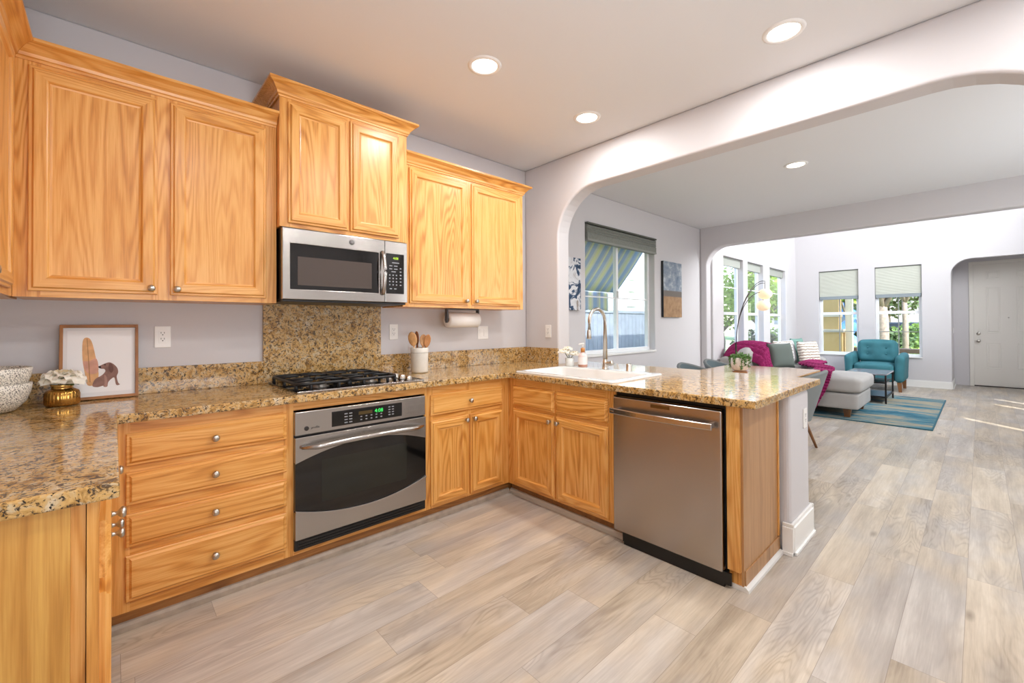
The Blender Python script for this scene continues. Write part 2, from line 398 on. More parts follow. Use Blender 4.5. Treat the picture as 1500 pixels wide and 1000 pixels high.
m = MB().grid('y', [XL-0.15, 5.74, 6.02, 7.70, 8.0, 8.38, 8.68, 12.1], [0, 0.95, 1.09, 1.45, 1.72, ZC, ZT],
              YR-0.15, YR, lambda u, v: not ((5.74 < u < 6.02 and 1.09 < v < 1.72) or ((7.70 < u < 8.0 or 8.38 < u < 8.68) and 0.95 < v < 1.45)) and not (u < 5.9 and v > ZC))
struct(obj('wall_right', m, WALLM))
def arch(x0, x1, ys, yl, yr, ye, zt, rl, rr, ztot):
    P = [(ys, 0), (yl, 0)]
    for i in range(13):
        a = PI/2*i/12; P.append((yl-rl+rl*math.cos(a), zt-rl+rl*math.sin(a)))
    for i in range(13):
        a = PI/2*i/12; P.append((yr+rr-rr*math.sin(a), zt-rr+rr*math.cos(a)))
    P += [(yr, 0), (ye, 0), (ye, ztot), (ys, ztot)]
    return MB().prism(P, 'x', x0, x1)
struct(obj('wall_kitchen_arch', arch(XW0, XW1, 0, -0.425, -3.46, YR, 2.452, 0.40, 0.60, ZC), WALLM, bevel=0.018, seg=4, angle=50))
struct(obj('wall_dining_arch', arch(XB0, XB1, 0, -0.10, -4.55, YR, 2.46, 0.30, 0.30, ZT), WALLM, bevel=0.018, seg=4, angle=50))
struct(obj('wall_peninsula', MB().box(2.045, 2.44, -2.30, -0.426, 0, 0.874), WALLM, bevel=0.03, seg=4))
# living room, left wall with three tall windows
LW = [(6.75, 7.80), (8.12, 9.05), (9.32, 10.12)]   # refined below
k_ = (YL-CAM.y)/(-0.185-CAM.y)
LW = [tuple(CAM.x+(a-CAM.x)*k_ for a in w) for w in ((6.62, 7.50), (7.705, 8.545), (8.905, 9.94))]
LZ0, LZ1 = 0.60, 2.40
m = MB().grid('y', [XB1]+[a for w in LW for a in w]+[XF+0.15], [0, LZ0, LZ1, ZT], YL, YL+0.15, lambda u, v: not (any(a < u < b for a, b in LW) and LZ0 < v < LZ1))
struct(obj('wall_living_left', m, WALLM, bevel=0.012, seg=3))
FW = [(-1.272, -0.573), (-2.247, -1.539)]; FZ0, FZ1 = 0.585, 2.405
m = MB().grid('x', [-2.60]+[a for w in FW for a in w]+[YL], [0, FZ0, FZ1, ZT], XF, XF+0.15, lambda u, v: not (any(a < u < b for a, b in FW) and FZ0 < v < FZ1))
struct(obj('wall_far', m, WALLM))
struct(obj('wall_entry_arch', arch(XF, XF+0.15, -2.60, -2.645, -4.1, YR, 2.445, 0.28, 0.28, ZT), WALLM))
struct(obj('wall_entry_left', MB().box(XF+0.15, XD, -2.645, -2.50, 0, 2.60), WALLM))
struct(obj('wall_entry_right', MB().box(XF+0.15, XD, -4.25, -4.10, 0, 2.60), WALLM))
struct(obj('ceiling_entry', MB().box(XF+0.15, XD, -4.10, -2.645, 2.55, 2.60), CEILM))
m = MB().grid('x', [-4.25, -3.845, -2.925, -2.50], [0, 2.40, 2.60], XD, XD+0.15, lambda u, v: not (-3.845 < u < -2.925 and v < 2.40))
struct(obj('wall_entry_back', m, WALLM))
# baseboards: outline (thickness, height) with a small cap
def board(name, pts, h=0.14, t=0.016):
    mb = MB()
    for (x0, y0, x1, y1, nx, ny) in pts:
        a0, a1 = min(x0, x1), max(x0, x1); b0, b1 = min(y0, y1), max(y0, y1)
        for tt, z0, z1 in ((t, 0, h-0.02), (t*0.6, h-0.02, h), (t+0.010, 0, 0.018)):
            mb.box(min(a0, a0+nx*tt), max(a1, a1+nx*tt), min(b0, b0+ny*tt), max(b1, b1+ny*tt), z0, z1)
    return struct(obj(name, mb, WHITE, bevel=0.003))
board('baseboard_far', [(XF, -2.645, XF, YL, -1, 0), (XF, -2.645, XD, -2.645, 0, -1)])
board('baseboard_back', [(XW1, 0, XB0, 0, 0, -1)])
board('baseboard_living_left', [(XB1, YL, XF, YL, 0, -1)])
board('baseboard_peninsula', [(2.045, -2.30, 2.44, -2.30, 0, -1), (2.44, -2.316, 2.44, -0.43, 1, 0), (2.045, -2.316, 2.045, -2.262, -1, 0)], 0.17, 0.02)

# windows
def window_y(name, x0, x1, z0, z1, y, split=None, rail=None, muntin=None, sill=True, f=0.045):
    """a window in a wall facing -y: frame, sashes and panes"""
    w = bpy.data.objects.new(name, None); COL.objects.link(w); w.location = ((x0+x1)/2, y, z0); WM[w.name] = Matrix.Translation(w.location); struct(w)
    xs = [x0, x0+f]+([split-f*0.5, split+f*0.5] if split else [])+[x1-f, x1]
    zs = [z0, z0+f]+([rail-0.025, rail+0.025] if rail else [])+[z1-f, z1]
    hole = lambda u, v: (x0+f < u < x1-f and z0+f < v < z1-f) and not (split and abs(u-split) < f*0.5) and not (rail and abs(v-rail) < 0.025)
    obj('window_frame', MB().grid('y', xs, zs, y, y+0.05, lambda u, v: not hole(u, v)), VINYL, w, bevel=0.004)
    if muntin:
        mb = MB()
        for a in muntin[0]: mb.box(a-0.007, a+0.007, y+0.016, y+0.034, z0+f*0.8, z1-f*0.8)
        for a in muntin[1]: mb.box(x0+f*0.8, x1-f*0.8, y+0.018, y+0.032, a-0.007, a+0.007)
        obj('muntin', mb, VINYL, w)
    hs = [x0+f]+([split] if split else [])+[x1-f]; vs = [z0+f]+([rail] if rail else [])+[z1-f]
    for i in range(len(hs)-1):
        for j in range(len(vs)-1):
            obj('pane', MB().box(hs[i]-0.005, hs[i+1]+0.005, y+0.022, y+0.028, vs[j]-0.005, vs[j+1]+0.005), PANE, w)
    return w
w = window_y('window_1', WINX0, WINX1, WINZ0, WINZ1, 0.085, split=3.98, muntin=([], [1.595]))
obj('window_sill', MB().box(WINX0-0.0, WINX1, -0.02, 0.085, WINZ0-0.022, WINZ0+0.004), WHITE, w, bevel=0.004)
obj('latch', MB().box(3.965, 3.995, 0.075, 0.086, 1.60, 1.68), NICK, w)
for i, (a, b) in enumerate(LW):
    w = window_y('window_%d' % (i+2), a, b, LZ0, LZ1, YL+0.10, rail=1.44, muntin=([], [1.90]))
    obj('window_sill', MB().box(a, b, YL-0.02, YL+0.10, LZ0-0.02, LZ0+0.004), WHITE, w, bevel=0.004)
def window_x(name, y0, y1, z0, z1, x, rail, f=0.05):
    w = bpy.data.objects.new(name, None); COL.objects.link(w); w.location = (x, (y0+y1)/2, z0); WM[w.name] = Matrix.Translation(w.location); struct(w)
    hole = lambda u, v: (y0+f < u < y1-f and z0+f < v < z1-f) and abs(v-rail) > 0.03
    obj('window_frame', MB().grid('x', [y0, y0+f, y1-f, y1], [z0, z0+f, rail-0.03, rail+0.03, z1-f, z1], x, x+0.05, lambda u, v: not hole(u, v)), VINYL, w, bevel=0.004)
    mb = MB(); c = (y0+y1)/2
    mb.box(x+0.018, x+0.034, c-0.008, c+0.008, z0+f*0.8, z1-f*0.8); mb.box(x+0.020, x+0.032, y0+f*0.8, y1-f*0.8, 1.07, 1.086)
    obj('muntin', mb, plain('muntin_grey', '#8d8f8c', 0.5) if 'muntin_grey' not in bpy.data.materials else bpy.data.materials['muntin_grey'], w)
    for a, b in ((z0+f, rail), (rail, z1-f)):
        obj('pane', MB().box(x+0.024, x+0.028, y0+f-0.005, y1-f+0.005, a-0.005, b+0.005), PANE, w)
    obj('window_sill', MB().box(x-0.12, x, y0, y1, z0-0.02, z0+0.004), WHITE, w, bevel=0.004)
    return w
for i, (a, b) in enumerate(FW): window_x('window_%d' % (i+5), a, b, FZ0, FZ1, XF+0.09, 1.47)
# shades
SHG = plain('grey_shade', '#7d807a', 0.85, var=0.12, vscale=60); SHL = plain('linen_shade', '#d6d8cf', 0.9); SHB = plain('shade_rail', '#8d969c', 0.6)
def pleats(mb, axis, a0, a1, c, z0, z1, depth, n):
    """a stack of horizontal folds between z0 and z1"""
    P = []
    for i in range(n):
        h = (z1-z0)/n; P += [(c, z0+h*i), (c-depth, z0+h*(i+0.5))]
    P += [(c, z1), (c+0.012, z1), (c+0.012, z0)]
    mb.prism(P, 'x' if axis == 'y' else 'y', a0, a1) if axis == 'y' else mb.prism([(p, q) for p, q in P], 'y', a0, a1)
    return mb
t = thing('window_shade', 'dark grey cellular shade pulled up above the sliding dining window', 'window shade', (3.99, 0.0, 2.2))
mb = MB(); P = [(0.012, 2.22)]
for i in range(4): P += [(-0.030, 2.30+0.028*i), (-0.018, 2.314+0.028*i)]
obj('fabric', MB().prism([(0.03, 2.235), (-0.028, 2.235), (-0.028, 2.30)]+P[1:]+[(0.03, 2.41)], 'x', WINX0+0.004, WINX1-0.004), SHG, t)
obj('head_rail', MB().box(WINX0+0.003, WINX1-0.003, -0.034, 0.03, 2.405, 2.424), plain('shade_head', '#55574f', 0.6), t)
obj('bottom_rail', MB().box(WINX0+0.004, WINX1-0.004, -0.032, 0.03, 2.215, 2.238), plain('shade_foot', '#8a8d87', 0.6), t)
for (a, b), lab in zip(LW, ('raised grey shade at the top of the tall side window nearest the dining room', 'raised grey shade at the top of the middle tall side window', 'raised grey shade at the top of the tall side window nearest the corner')):
    t = thing('window_shade', lab, 'window shade', ((a+b)/2, YL+0.06, 2.25), group='raised shades on the three tall windows')
    obj('fabric', MB().box(a+0.01, b-0.01, YL+0.055, YL+0.09, 2.255, 2.375), plain('side_shade', '#a3a69f', 0.9) if 'side_shade' not in bpy.data.materials else bpy.data.materials['side_shade'], t)
    obj('head_rail', MB().box(a+0.008, b-0.008, YL+0.05, YL+0.095, 2.373, 2.398), SHG, t)
for (a, b), lab in zip(FW, ('half lowered pale cellular shade on the far window left of the armchair', 'half lowered pale cellular shade on the far window above the armchair')):
    t = thing('window_shade', lab, 'window shade', (XF+0.05, (a+b)/2, 1.77), group='half lowered shades on the far wall')
    n = 30; P = []
    for i in range(n): P += [(XF+0.045, 1.84+0.0183*i), (XF+0.033, 1.84+0.0183*(i+0.5))]
    P += [(XF+0.045, 1.84+0.0183*n), (XF+0.075, 1.84+0.0183*n), (XF+0.075, 1.84)]
    obj('fabric', MB().prism(P, 'y', a+0.008, b-0.008), SHL, t)
    obj('bottom_rail', MB().box(XF+0.025, XF+0.08, a+0.008, b-0.008, 1.775, 1.842), SHB, t, bevel=0.004)
    obj('head_rail', MB().box(XF+0.025, XF+0.08, a+0.006, b-0.006, 2.388, 2.404), SHG, t)

# front door
d = bpy.data.objects.new('door_1', None); COL.objects.link(d); d.location = (XD, -3.385, 0); WM[d.name] = Matrix.Translation(d.location); struct(d)
mb = MB().box(XD+0.012, XD+0.05, -3.8445, -2.9255, 0.0185, 2.3995)
PY = [(-3.285, -3.095), (-3.675, -3.485)]; PZ = [(2.11, 2.26), (1.05, 1.95), (0.355, 0.865)]
for y0, y1 in PY:
    for z0, z1 in PZ:
        L = []
        for ins, dx in ((0, 0.012), (0.008, 0.020), (0.022, 0.020), (0.034, 0.011)):
            L.append([(XD+dx, y0+ins, z0+ins), (XD+dx, y1-ins, z0+ins), (XD+dx, y1-ins, z1-ins), (XD+dx, y0+ins, z1-ins)])
        mb.loft([[(p[0]-0.0005, p[1], p[2]) for p in L[0]]]+[[(p[0]-0.012, p[1], p[2]) for p in L[1]]]+[[(p[0]-0.004, p[1], p[2]) for p in L[2]]]+[[(p[0]-0.004, p[1], p[2]) for p in L[3]]], (False, True), smooth=False)
obj('door_leaf', mb, DOORW, d)
obj('doorknob', MB().lathe((XD+0.012, -2.99, 0.895), [(0.030, 0), (0.030, -0.006), (0.011, -0.010), (0.011, -0.035), (0.026, -0.045), (0.029, -0.058), (0.022, -0.070), (0, -0.073)], 16, 'x'), NICK, d)
obj('deadbolt', MB().lathe((XD+0.012, -2.99, 1.04), [(0.030, 0), (0.030, -0.010), (0.020, -0.016), (0, -0.017)], 16, 'x'), NICK, d)
obj('peephole', MB().lathe((XD+0.012, -3.385, 1.35), [(0.012, 0), (0.012, -0.006), (0, -0.007)], 10, 'x'), NICK, d)
obj('threshold', MB().box(XD-0.02, XD+0.12, -3.845, -2.925, 0.0, 0.018), plain('bronze_threshold', '#3a332d', 0.5), d)
mb = MB().box(XD-0.018, XD, -2.925, -2.865, 0, 2.46).box(XD-0.018, XD, -3.905, -3.845, 0, 2.46).box(XD-0.018, XD, -3.845, -2.925, 2.40, 2.46)
struct(obj('trim_1', mb, DOORW, bevel=0.004))

# ---------------------------------------------------------------- ceiling lights
LENS = emit('lamp_lens', '#fff6ea', 7.0); RIMM = plain('light_trim', '#f3f2f0', 0.4)
def can(x, y, label, z=ZC, w=CAN_W):
    t = thing('recessed_ceiling_light', label, 'ceiling light', (x, y, z), group='recessed ceiling lights')
    obj('trim_ring', MB().lathe((x, y, z), [(0.072, -0.002), (0.076, -0.008), (0.094, -0.006), (0.098, 0.0)], 32, caps=(False, False)), RIMM, t)
    obj('lens', MB().lathe((x, y, z), [(0.073, -0.003), (0.05, -0.005), (0, -0.006)], 32, caps=(False, False)), LENS, t)
    l = bpy.data.lights.new('can_lamp', 'AREA'); l.shape = 'DISK'; l.size = 0.13; l.energy = w; l.color = (1, 0.985, 0.965)
    o = bpy.data.objects.new('can_lamp', l); COL.objects.link(o); o.parent = t; o.location = (0, 0, -0.012)
for x, y, lab in ((0.889, -1.081, 'recessed ceiling light nearest the oven wall, left of the other lights'), (1.839, -1.091, 'recessed ceiling light in front of the arch, nearest the right upper cabinets'),
                  (1.845, -2.344, 'recessed ceiling light at the top of the photo, close to the arch wall'), (4.07, -1.844, 'recessed ceiling light over the dining table beyond the arch')):
    can(x, y, lab)
for x, y in ((0.889, -2.344), (-0.25, -2.5), (0.889, -3.6), (1.845, -3.6), (4.07, -3.6)):
    l = bpy.data.lights.new('can_lamp', 'AREA'); l.shape = 'DISK'; l.size = 0.13; l.energy = CAN_W; l.color = (1, 0.985, 0.965)
    o = bpy.data.objects.new('can_lamp', l); COL.objects.link(o); o.location = (x, y, ZC-0.012)
# window frames and drawn blinds added on the solid wall around the fill lights
ADDED_BLIND = plain('added_white_blind', '#eceef0', 0.9)
for n_, (x0, x1, z0, z1) in ((7, (-1.2, 0.6, 0.75, 2.05)), (8, (3.0, 5.6, 0.65, 2.35)), (9, (6.8, 10.4, 2.75, 4.25))):
    w = bpy.data.objects.new('window_%d' % n_, None); COL.objects.link(w); w.location = ((x0+x1)/2, YR, z0); WM[w.name] = Matrix.Translation(w.location); struct(w)
    c = (x0+x1)/2
    obj('window_frame', MB().grid('y', [x0-0.06, x0, c-0.02, c+0.02, x1, x1+0.06], [z0-0.06, z0, z1, z1+0.06], YR+0.0005, YR+0.03, lambda u, v: not ((x0 < u < x1) and (z0 < v < z1) and abs(u-c) > 0.02)), VINYL, w)
    obj('blind', MB().box(x0, c-0.0205, YR+0.0005, YR+0.012, z0, z1).box(c+0.0205, x1, YR+0.0005, YR+0.012, z0, z1), ADDED_BLIND, w)

# ---------------------------------------------------------------- kitchen cabinets
def knob(parent, x, z, y):
    obj('knob', MB().lathe((x, y, z), [(0.009, 0), (0.006, -0.004), (0.0055, -0.012), (0.011, -0.017), (0.0155, -0.021), (0.0155, -0.026), (0.011, -0.031), (0, -0.0325)], 18, 'y', caps=(True, False)), NICK, parent, local=True)
DOORP = [(0, 0.0), (0, -0.010), (0.003, -0.0125), (0.011, -0.0125), (0.017, -0.020), (0.054, -0.020), (0.058, -0.017), (0.062, -0.010), (0.070, -0.008)]
DRAWP = [(0, 0.0), (0, -0.010), (0.003, -0.0125), (0.011, -0.0125), (0.019, -0.020)]
def front(parent, name, x0, x1, z0, z1, y, prof, kn=None, mats=None):
    """a cabinet door or drawer front seen from -y, standing on the plane y"""
    L = [[(x0+i, y+d, z0+i), (x1-i, y+d, z0+i), (x1-i, y+d, z1-i), (x0+i, y+d, z1-i)] for i, d in prof]
    door = prof is DOORP
    mb = MB().loft(L, (True, True), smooth=False, mats=(lambda i, k: (0 if k in (1, 3) else (1 if k >= 0 else 0))) if door else (lambda i, k: 0))
    o = obj(name, mb, mats or ([OAKV, OAKH] if door else [OAKH]), parent, local=True)
    if kn: knob(o, kn[0], kn[1], y-0.020)
    return o
def face(parent, x0, x1, z0, z1, y, stiles, rails, t=0.02):
    """face frame: stiles [(x0,x1)], rails [(xa,xb,z0,z1)]"""
    mb = MB()
    for a, b in stiles: mb.box(a, b, y, y+t, z0, z1, 0)
    for a, b, c, d in rails: mb.box(a, b, y, y+t, c, d, 1)
    return obj('face_frame', mb, [OAKV, OAKH], parent, local=True)
YFB = -0.610     # base cabinet face
# drawer base, left of the oven (thing origin at the wall line, local = world here)
def base_root(name, label, cat='base cabinet', loc=(0, 0, 0), rz=0): return thing(name, label, cat, loc, rz)
c = base_root('drawer_base_cabinet', 'oak base cabinet with a stack of four drawers left of the oven')
obj('carcass', MB().box(-0.711, -0.012, -0.588, -0.025, 0.088, 0.872), OAKV, c, local=True)
face(c, -0.712, -0.012, 0.088, 0.872, YFB, [(-0.713, -0.640), (-0.056, -0.012)], [(-0.640, -0.056, 0.810, 0.872), (-0.640, -0.056, 0.655, 0.70), (-0.640, -0.056, 0.485, 0.535), (-0.640, -0.056, 0.315, 0.365), (-0.640, -0.056, 0.088, 0.14)])
for z0, z1 in ((0.693, 0.826), (0.529, 0.663), (0.356, 0.491), (0.132, 0.321)):
    front(c, 'drawer', -0.653, -0.043, z0, z1, YFB, DRAWP, (-0.348, (z0+z1)/2))
c = base_root('oven_cabinet', 'oak cabinet frame that surrounds the built-in wall oven')
mb = MB().box(-0.012, -0.0085, -0.588, -0.025, 0.088, 0.872, 0).box(0.7655, 0.782, -0.588, -0.025, 0.088, 0.872, 0).box(-0.0085, 0.7655, -0.588, -0.025, 0.088, 0.10, 1).box(-0.0085, 0.7655, -0.04, -0.025, 0.085, 0.85, 0)
obj('carcass', mb, [OAKV, OAKH], c, local=True)
face(c, -0.012, 0.782, 0.088, 0.872, YFB, [(-0.012, -0.0085), (0.7655, 0.782)], [(-0.0085, 0.7655, 0.832, 0.872), (-0.0085, 0.7655, 0.088, 0.112)])
c = base_root('base_cabinet', 'oak base cabinet with one drawer over two doors right of the oven')
obj('carcass', MB().box(0.783, 1.466, -0.588, -0.025, 0.088, 0.872), OAKV, c, local=True)
face(c, 0.783, 1.487, 0.088, 0.872, YFB, [(0.783, 0.825), (1.40, 1.486), (1.09, 1.135)], [(0.825, 1.09, 0.80, 0.872), (0.825, 1.09, 0.64, 0.70), (0.825, 1.09, 0.088, 0.125), (1.135, 1.40, 0.80, 0.872), (1.135, 1.40, 0.64, 0.70), (1.135, 1.40, 0.088, 0.125)])
front(c, 'drawer', 0.806, 1.420, 0.686, 0.818, YFB, DRAWP, (1.113, 0.752))
front(c, 'door', 0.806, 1.106, 0.104, 0.652, YFB, DOORP, (1.080, 0.622))
front(c, 'door', 1.120, 1.420, 0.104, 0.652, YFB, DOORP, (1.147, 0.622))
# toe kicks and floor mouldings
MOULD = plain('floor_moulding', '#a89b8c', 0.45, var=0.15, vscale=20); MOULDW = plain('white_moulding', '#dcdad6', 0.4)
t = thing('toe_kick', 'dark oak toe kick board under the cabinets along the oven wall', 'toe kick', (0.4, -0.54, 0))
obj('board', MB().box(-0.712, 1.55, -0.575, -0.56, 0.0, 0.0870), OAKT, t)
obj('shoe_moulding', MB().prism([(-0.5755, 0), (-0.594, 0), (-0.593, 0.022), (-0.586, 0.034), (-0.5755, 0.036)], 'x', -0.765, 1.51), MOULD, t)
# sink base on the peninsula: local x runs along world -y, front faces world -x
RP = -PI/2; OX, OY = 2.10, 0.0
def pen(y): return OY-y            # world y -> local x for rz=-90 at (OX, OY)
FP = -(OX-1.487)                   # local y of the face plane
c = thing('sink_base_cabinet', 'oak sink cabinet with two false drawer fronts over two doors', 'base cabinet', (OX, OY, 0), RP)
obj('carcass', MB().grid('z', [0.630, 0.72, 1.46, 1.552], [FP+0.022, -0.53, -0.06], 0.088, 0.872, lambda u, v: True) if False else
    MB().box(0.6115, 0.63, FP+0.022, -0.06, 0.088, 0.872).box(1.535, 1.553, FP+0.022, -0.06, 0.088, 0.872).box(0.63, 1.535, FP+0.022, -0.06, 0.088, 0.10).box(0.63, 1.535, -0.075, -0.06, 0.09, 0.872), OAKV, c, local=True)
face(c, 0.61, 1.553, 0.088, 0.872, FP, [(0.6095, 0.70), (1.05, 1.12), (1.48, 1.553)], [(0.70, 1.05, 0.80, 0.872), (1.12, 1.48, 0.80, 0.872), (0.70, 1.05, 0.63, 0.70), (1.12, 1.48, 0.63, 0.70), (0.70, 1.05, 0.088, 0.13), (1.12, 1.48, 0.088, 0.13)])
front(c, 'false_drawer_front', 0.672, 1.077, 0.676, 0.822, FP, DRAWP); front(c, 'false_drawer_front', 1.094, 1.505, 0.676, 0.822, FP, DRAWP)
front(c, 'door', 0.672, 1.077, 0.102, 0.654, FP, DOORP, (1.050, 0.617)); front(c, 'door', 1.094, 1.505, 0.102, 0.654, FP, DOORP, (1.121, 0.617))
t = thing('toe_kick', 'oak toe kick board under the sink cabinet', 'toe kick', (1.56, -1.07, 0))
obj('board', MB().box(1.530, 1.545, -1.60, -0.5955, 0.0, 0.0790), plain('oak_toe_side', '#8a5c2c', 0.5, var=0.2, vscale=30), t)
obj('shoe_moulding', MB().prism([(1.5295, 0), (1.511, 0), (1.512, 0.022), (1.519, 0.034), (1.5295, 0.036)], 'y', -1.60, -0.595), plain('pale_moulding', '#bdb6ab', 0.45), t)
# end panel of the peninsula
t = thing('end_panel', 'oak end panel and post closing the peninsula beside the dishwasher', 'cabinet panel', (1.75, -2.23, 0))
obj('post', MB().box(1.487, 1.53, -2.236, -2.179, 0.088, 0.872, 0).box(1.51, 1.53, -2.236, -2.179, 0.0, 0.088, 0), OAKV, t)
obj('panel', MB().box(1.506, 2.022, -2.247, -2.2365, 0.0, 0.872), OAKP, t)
obj('edge_batten', MB().box(2.004, 2.022, -2.254, -2.2475, 0.10, 0.872), OAKV, t)
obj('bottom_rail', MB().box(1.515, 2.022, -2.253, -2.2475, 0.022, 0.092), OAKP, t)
obj('shoe_moulding', MB().prism([(-2.247, 0), (-2.270, 0), (-2.268, 0.012), (-2.258, 0.022), (-2.247, 0.024)], 'x', 1.50, 2.022).box(1.50, 1.512, -2.2465, -2.18, 0, 0.02), MOULDW, t)
# left run: local x along world +y, front faces +x; origin at the left wall
c = thing('base_cabinet', 'oak base cabinet at the left edge, its wide side panel facing the camera', 'base cabinet', (XL, 0, 0), PI/2)
FL = -(-0.715-XL)                  # local y of the face
obj('carcass', MB().box(-1.634, -0.6125, FL+0.022, -0.01, 0.088, 0.872).box(-1.634, -0.6125, FL+0.06, -0.01, 0.0, 0.072), OAKV, c, local=True)
obj('side_panel', MB().box(-1.645, -1.6345, FL+0.046, -0.01, 0.0, 0.872), OAKB, c, local=True)
face(c, -1.645, -0.672, 0.088, 0.872, FL, [(-1.645, -1.60), (-0.67, -0.6125), (-1.16, -1.10)], [(-1.60, -1.16, 0.80, 0.872), (-1.10, -0.67, 0.80, 0.872), (-1.60, -1.16, 0.63, 0.70), (-1.10, -0.67, 0.63, 0.70), (-1.60, -1.16, 0.088, 0.13), (-1.10, -0.67, 0.088, 0.13)])
front(c, 'drawer', -1.622, -1.142, 0.686, 0.818, FL, DRAWP, (-1.382, 0.752)); front(c, 'drawer', -1.118, -0.690, 0.686, 0.818, FL, DRAWP, (-0.90, 0.752))
front(c, 'door', -1.622, -1.142, 0.104, 0.652, FL, DOORP, (-1.172, 0.622)); front(c, 'door', -1.118, -0.690, 0.104, 0.652, FL, DOORP, (-1.088, 0.622))

# countertop: one U of granite with a cut-out for the sink
CH = 0.914; CB = 0.876
SK = (1.500, 2.085, -1.525, -0.665)
def ctop(x, y):
    a = XL+0.001 < x < 2.2705 and -0.656 < y < -0.001
    b = XL < x < -0.680 and -1.667 < y < 0
    c2 = 1.455 < x < 2.2705 and -2.322 < y < 0
    e = 2.27 < x < 2.622 and -2.322 < y < -0.445
    sk = 1.52 < x < 2.065 and -1.505 < y < -0.685
    ck = 0.04 < x < 0.73 and -0.56 < y < -0.09
    return (a or b or c2 or e) and not sk and not ck
m = MB().grid('z', [XL+0.001, -0.680, 0.04, 0.73, 1.455, 1.52, 2.065, 2.2705, 2.622], [-2.322, -1.667, -1.505, -0.685, -0.656, -0.56, -0.445, -0.09, -0.001], CB, CH, ctop)
ct = tag(obj('countertop', m, GRAN, bevel=0.005, seg=2), 'polished speckled brown granite countertop running round three sides of the kitchen', 'countertop')
def slab(lab, x0, x1, y0, y1, z0, z1, name='backsplash'):
    return tag(obj(name, MB().box(x0, x1, y0, y1, z0, z1), GRAN, bevel=0.002), lab, 'backsplash')
slab('low granite backsplash strip behind the framed dog picture, left of the cooktop', XL+0.001, -0.0135, -0.022, -0.001, CH, 1.052)
slab('tall granite panel between the cooktop and the microwave', -0.013, 0.758, -0.022, -0.001, CH, 1.412)
slab('low granite backsplash strip behind the utensil crock', 0.7585, 2.2705, -0.022, -0.001, CH, 1.052)
slab('short granite backsplash strip on the arch wall behind the sink corner', 2.2495, 2.2705, -0.425, -0.0225, CH, 1.052)

# ---------------------------------------------------------------- upper cabinets
def crown(parent, path, z0=2.392, z1=2.469, out=0.062):
    """path: list of (x, y, dx, dy) giving the corner points and their outward mitre"""
    prof = [(0.0, 0.0), (0.006, 0.0), (0.008, 0.010), (0.014, 0.014), (0.018, 0.026), (0.040, 0.052), (0.056, 0.060), (0.062, 0.064), (0.062, 0.077), (0.0, 0.077)]
    L = [[(x+dx*o*out/0.062, y+dy*o*out/0.062, z0+h*(z1-z0)/0.077) for o, h in prof] for x, y, dx, dy in path]
    return obj('crown_moulding', MB().loft(L, (True, True), smooth=False), OAKH, parent)
YU = -0.311; UZ0, UZ1 = 1.398, 2.40
c = thing('upper_cabinet', 'oak upper cabinet with two tall doors left of the microwave', 'wall cabinet')
obj('carcass', MB().box(-0.998, -0.0125, YU+0.02, -0.001, UZ0, UZ1), OAKV, c, local=True)
face(c, -1.0, -0.0125, UZ0, UZ1, YU, [(-0.999, -0.92), (-0.56, -0.46), (-0.09, -0.0125)], [(-0.92, -0.56, UZ0, 1.45), (-0.46, -0.09, UZ0, 1.45), (-0.92, -0.56, 2.34, UZ1), (-0.46, -0.09, 2.34, UZ1)])
front(c, 'door', -0.956, -0.535, 1.4236, 2.374, YU, DOORP, (-0.560, 1.452)); front(c, 'door', -0.487, -0.066, 1.4236, 2.374, YU, DOORP, (-0.462, 1.452))
crown(c, [(-0.999, YU, 1, -1), (-0.0125, YU, 0, -1)])
c = thing('upper_cabinet', 'oak upper cabinet cut off by the left edge of the photo', 'wall cabinet', (XL, 0, 0), PI/2)
FU = -(-1.0-XL)
obj('carcass', MB().box(-1.62, -0.001, FU+0.02, -0.001, UZ0, UZ1), OAKV, c, local=True)
face(c, -1.62, -0.312, UZ0, UZ1, FU, [(-1.62, -1.58), (-0.45, -0.312), (-1.0, -0.96)], [(-1.58, -1.0, UZ0, 1.45), (-0.96, -0.45, UZ0, 1.45), (-1.58, -1.0, 2.34, UZ1), (-0.96, -0.45, 2.34, UZ1)])
front(c, 'door', -0.985, -0.425, 1.4236, 2.374, FU, DOORP, (-0.95, 1.452)); front(c, 'door', -1.595, -1.003, 1.4236, 2.374, FU, DOORP, (-1.04, 1.452))
crown(c, [(-1.0, -1.62, 1, 0), (-1.0, YU, 1, -1)])
YM = -0.371
c = thing('upper_cabinet', 'taller oak upper cabinet with two short doors above the microwave', 'wall cabinet')
obj('carcass', MB().box(-0.010, 0.777, YM+0.02, -0.001, 1.828, 2.60), OAKV, c, local=True)
face(c, -0.011, 0.778, 1.828, 2.60, YM, [(-0.0115, 0.05), (0.36, 0.40), (0.70, 0.778)], [(0.05, 0.36, 1.828, 1.87), (0.40, 0.70, 1.828, 1.87), (0.05, 0.36, 2.50, 2.60), (0.40, 0.70, 2.50, 2.60)])
front(c, 'door', 0.030, 0.373, 1.852, 2.536, YM, DOORP); front(c, 'door', 0.385, 0.717, 1.852, 2.536, YM, DOORP)
crown(c, [(-0.0115, -0.002, -1, 0), (-0.0115, YM, -1, -1), (0.778, YM, 1, -1), (0.778, -0.002, 1, 0)], 2.556, 2.636)
c = thing('upper_cabinet', 'oak upper cabinet with two doors right of the microwave, above the paper towels', 'wall cabinet')
obj('carcass', MB().box(0.7785, 1.934, YU+0.02, -0.001, UZ0, UZ1), OAKV, c, local=True)
face(c, 0.7785, 1.935, UZ0, UZ1, YU, [(0.7785, 0.87), (1.30, 1.40), (1.86, 1.935)], [(0.87, 1.30, UZ0, 1.45), (1.40, 1.86, UZ0, 1.45), (0.87, 1.30, 2.34, UZ1), (1.40, 1.86, 2.34, UZ1)])
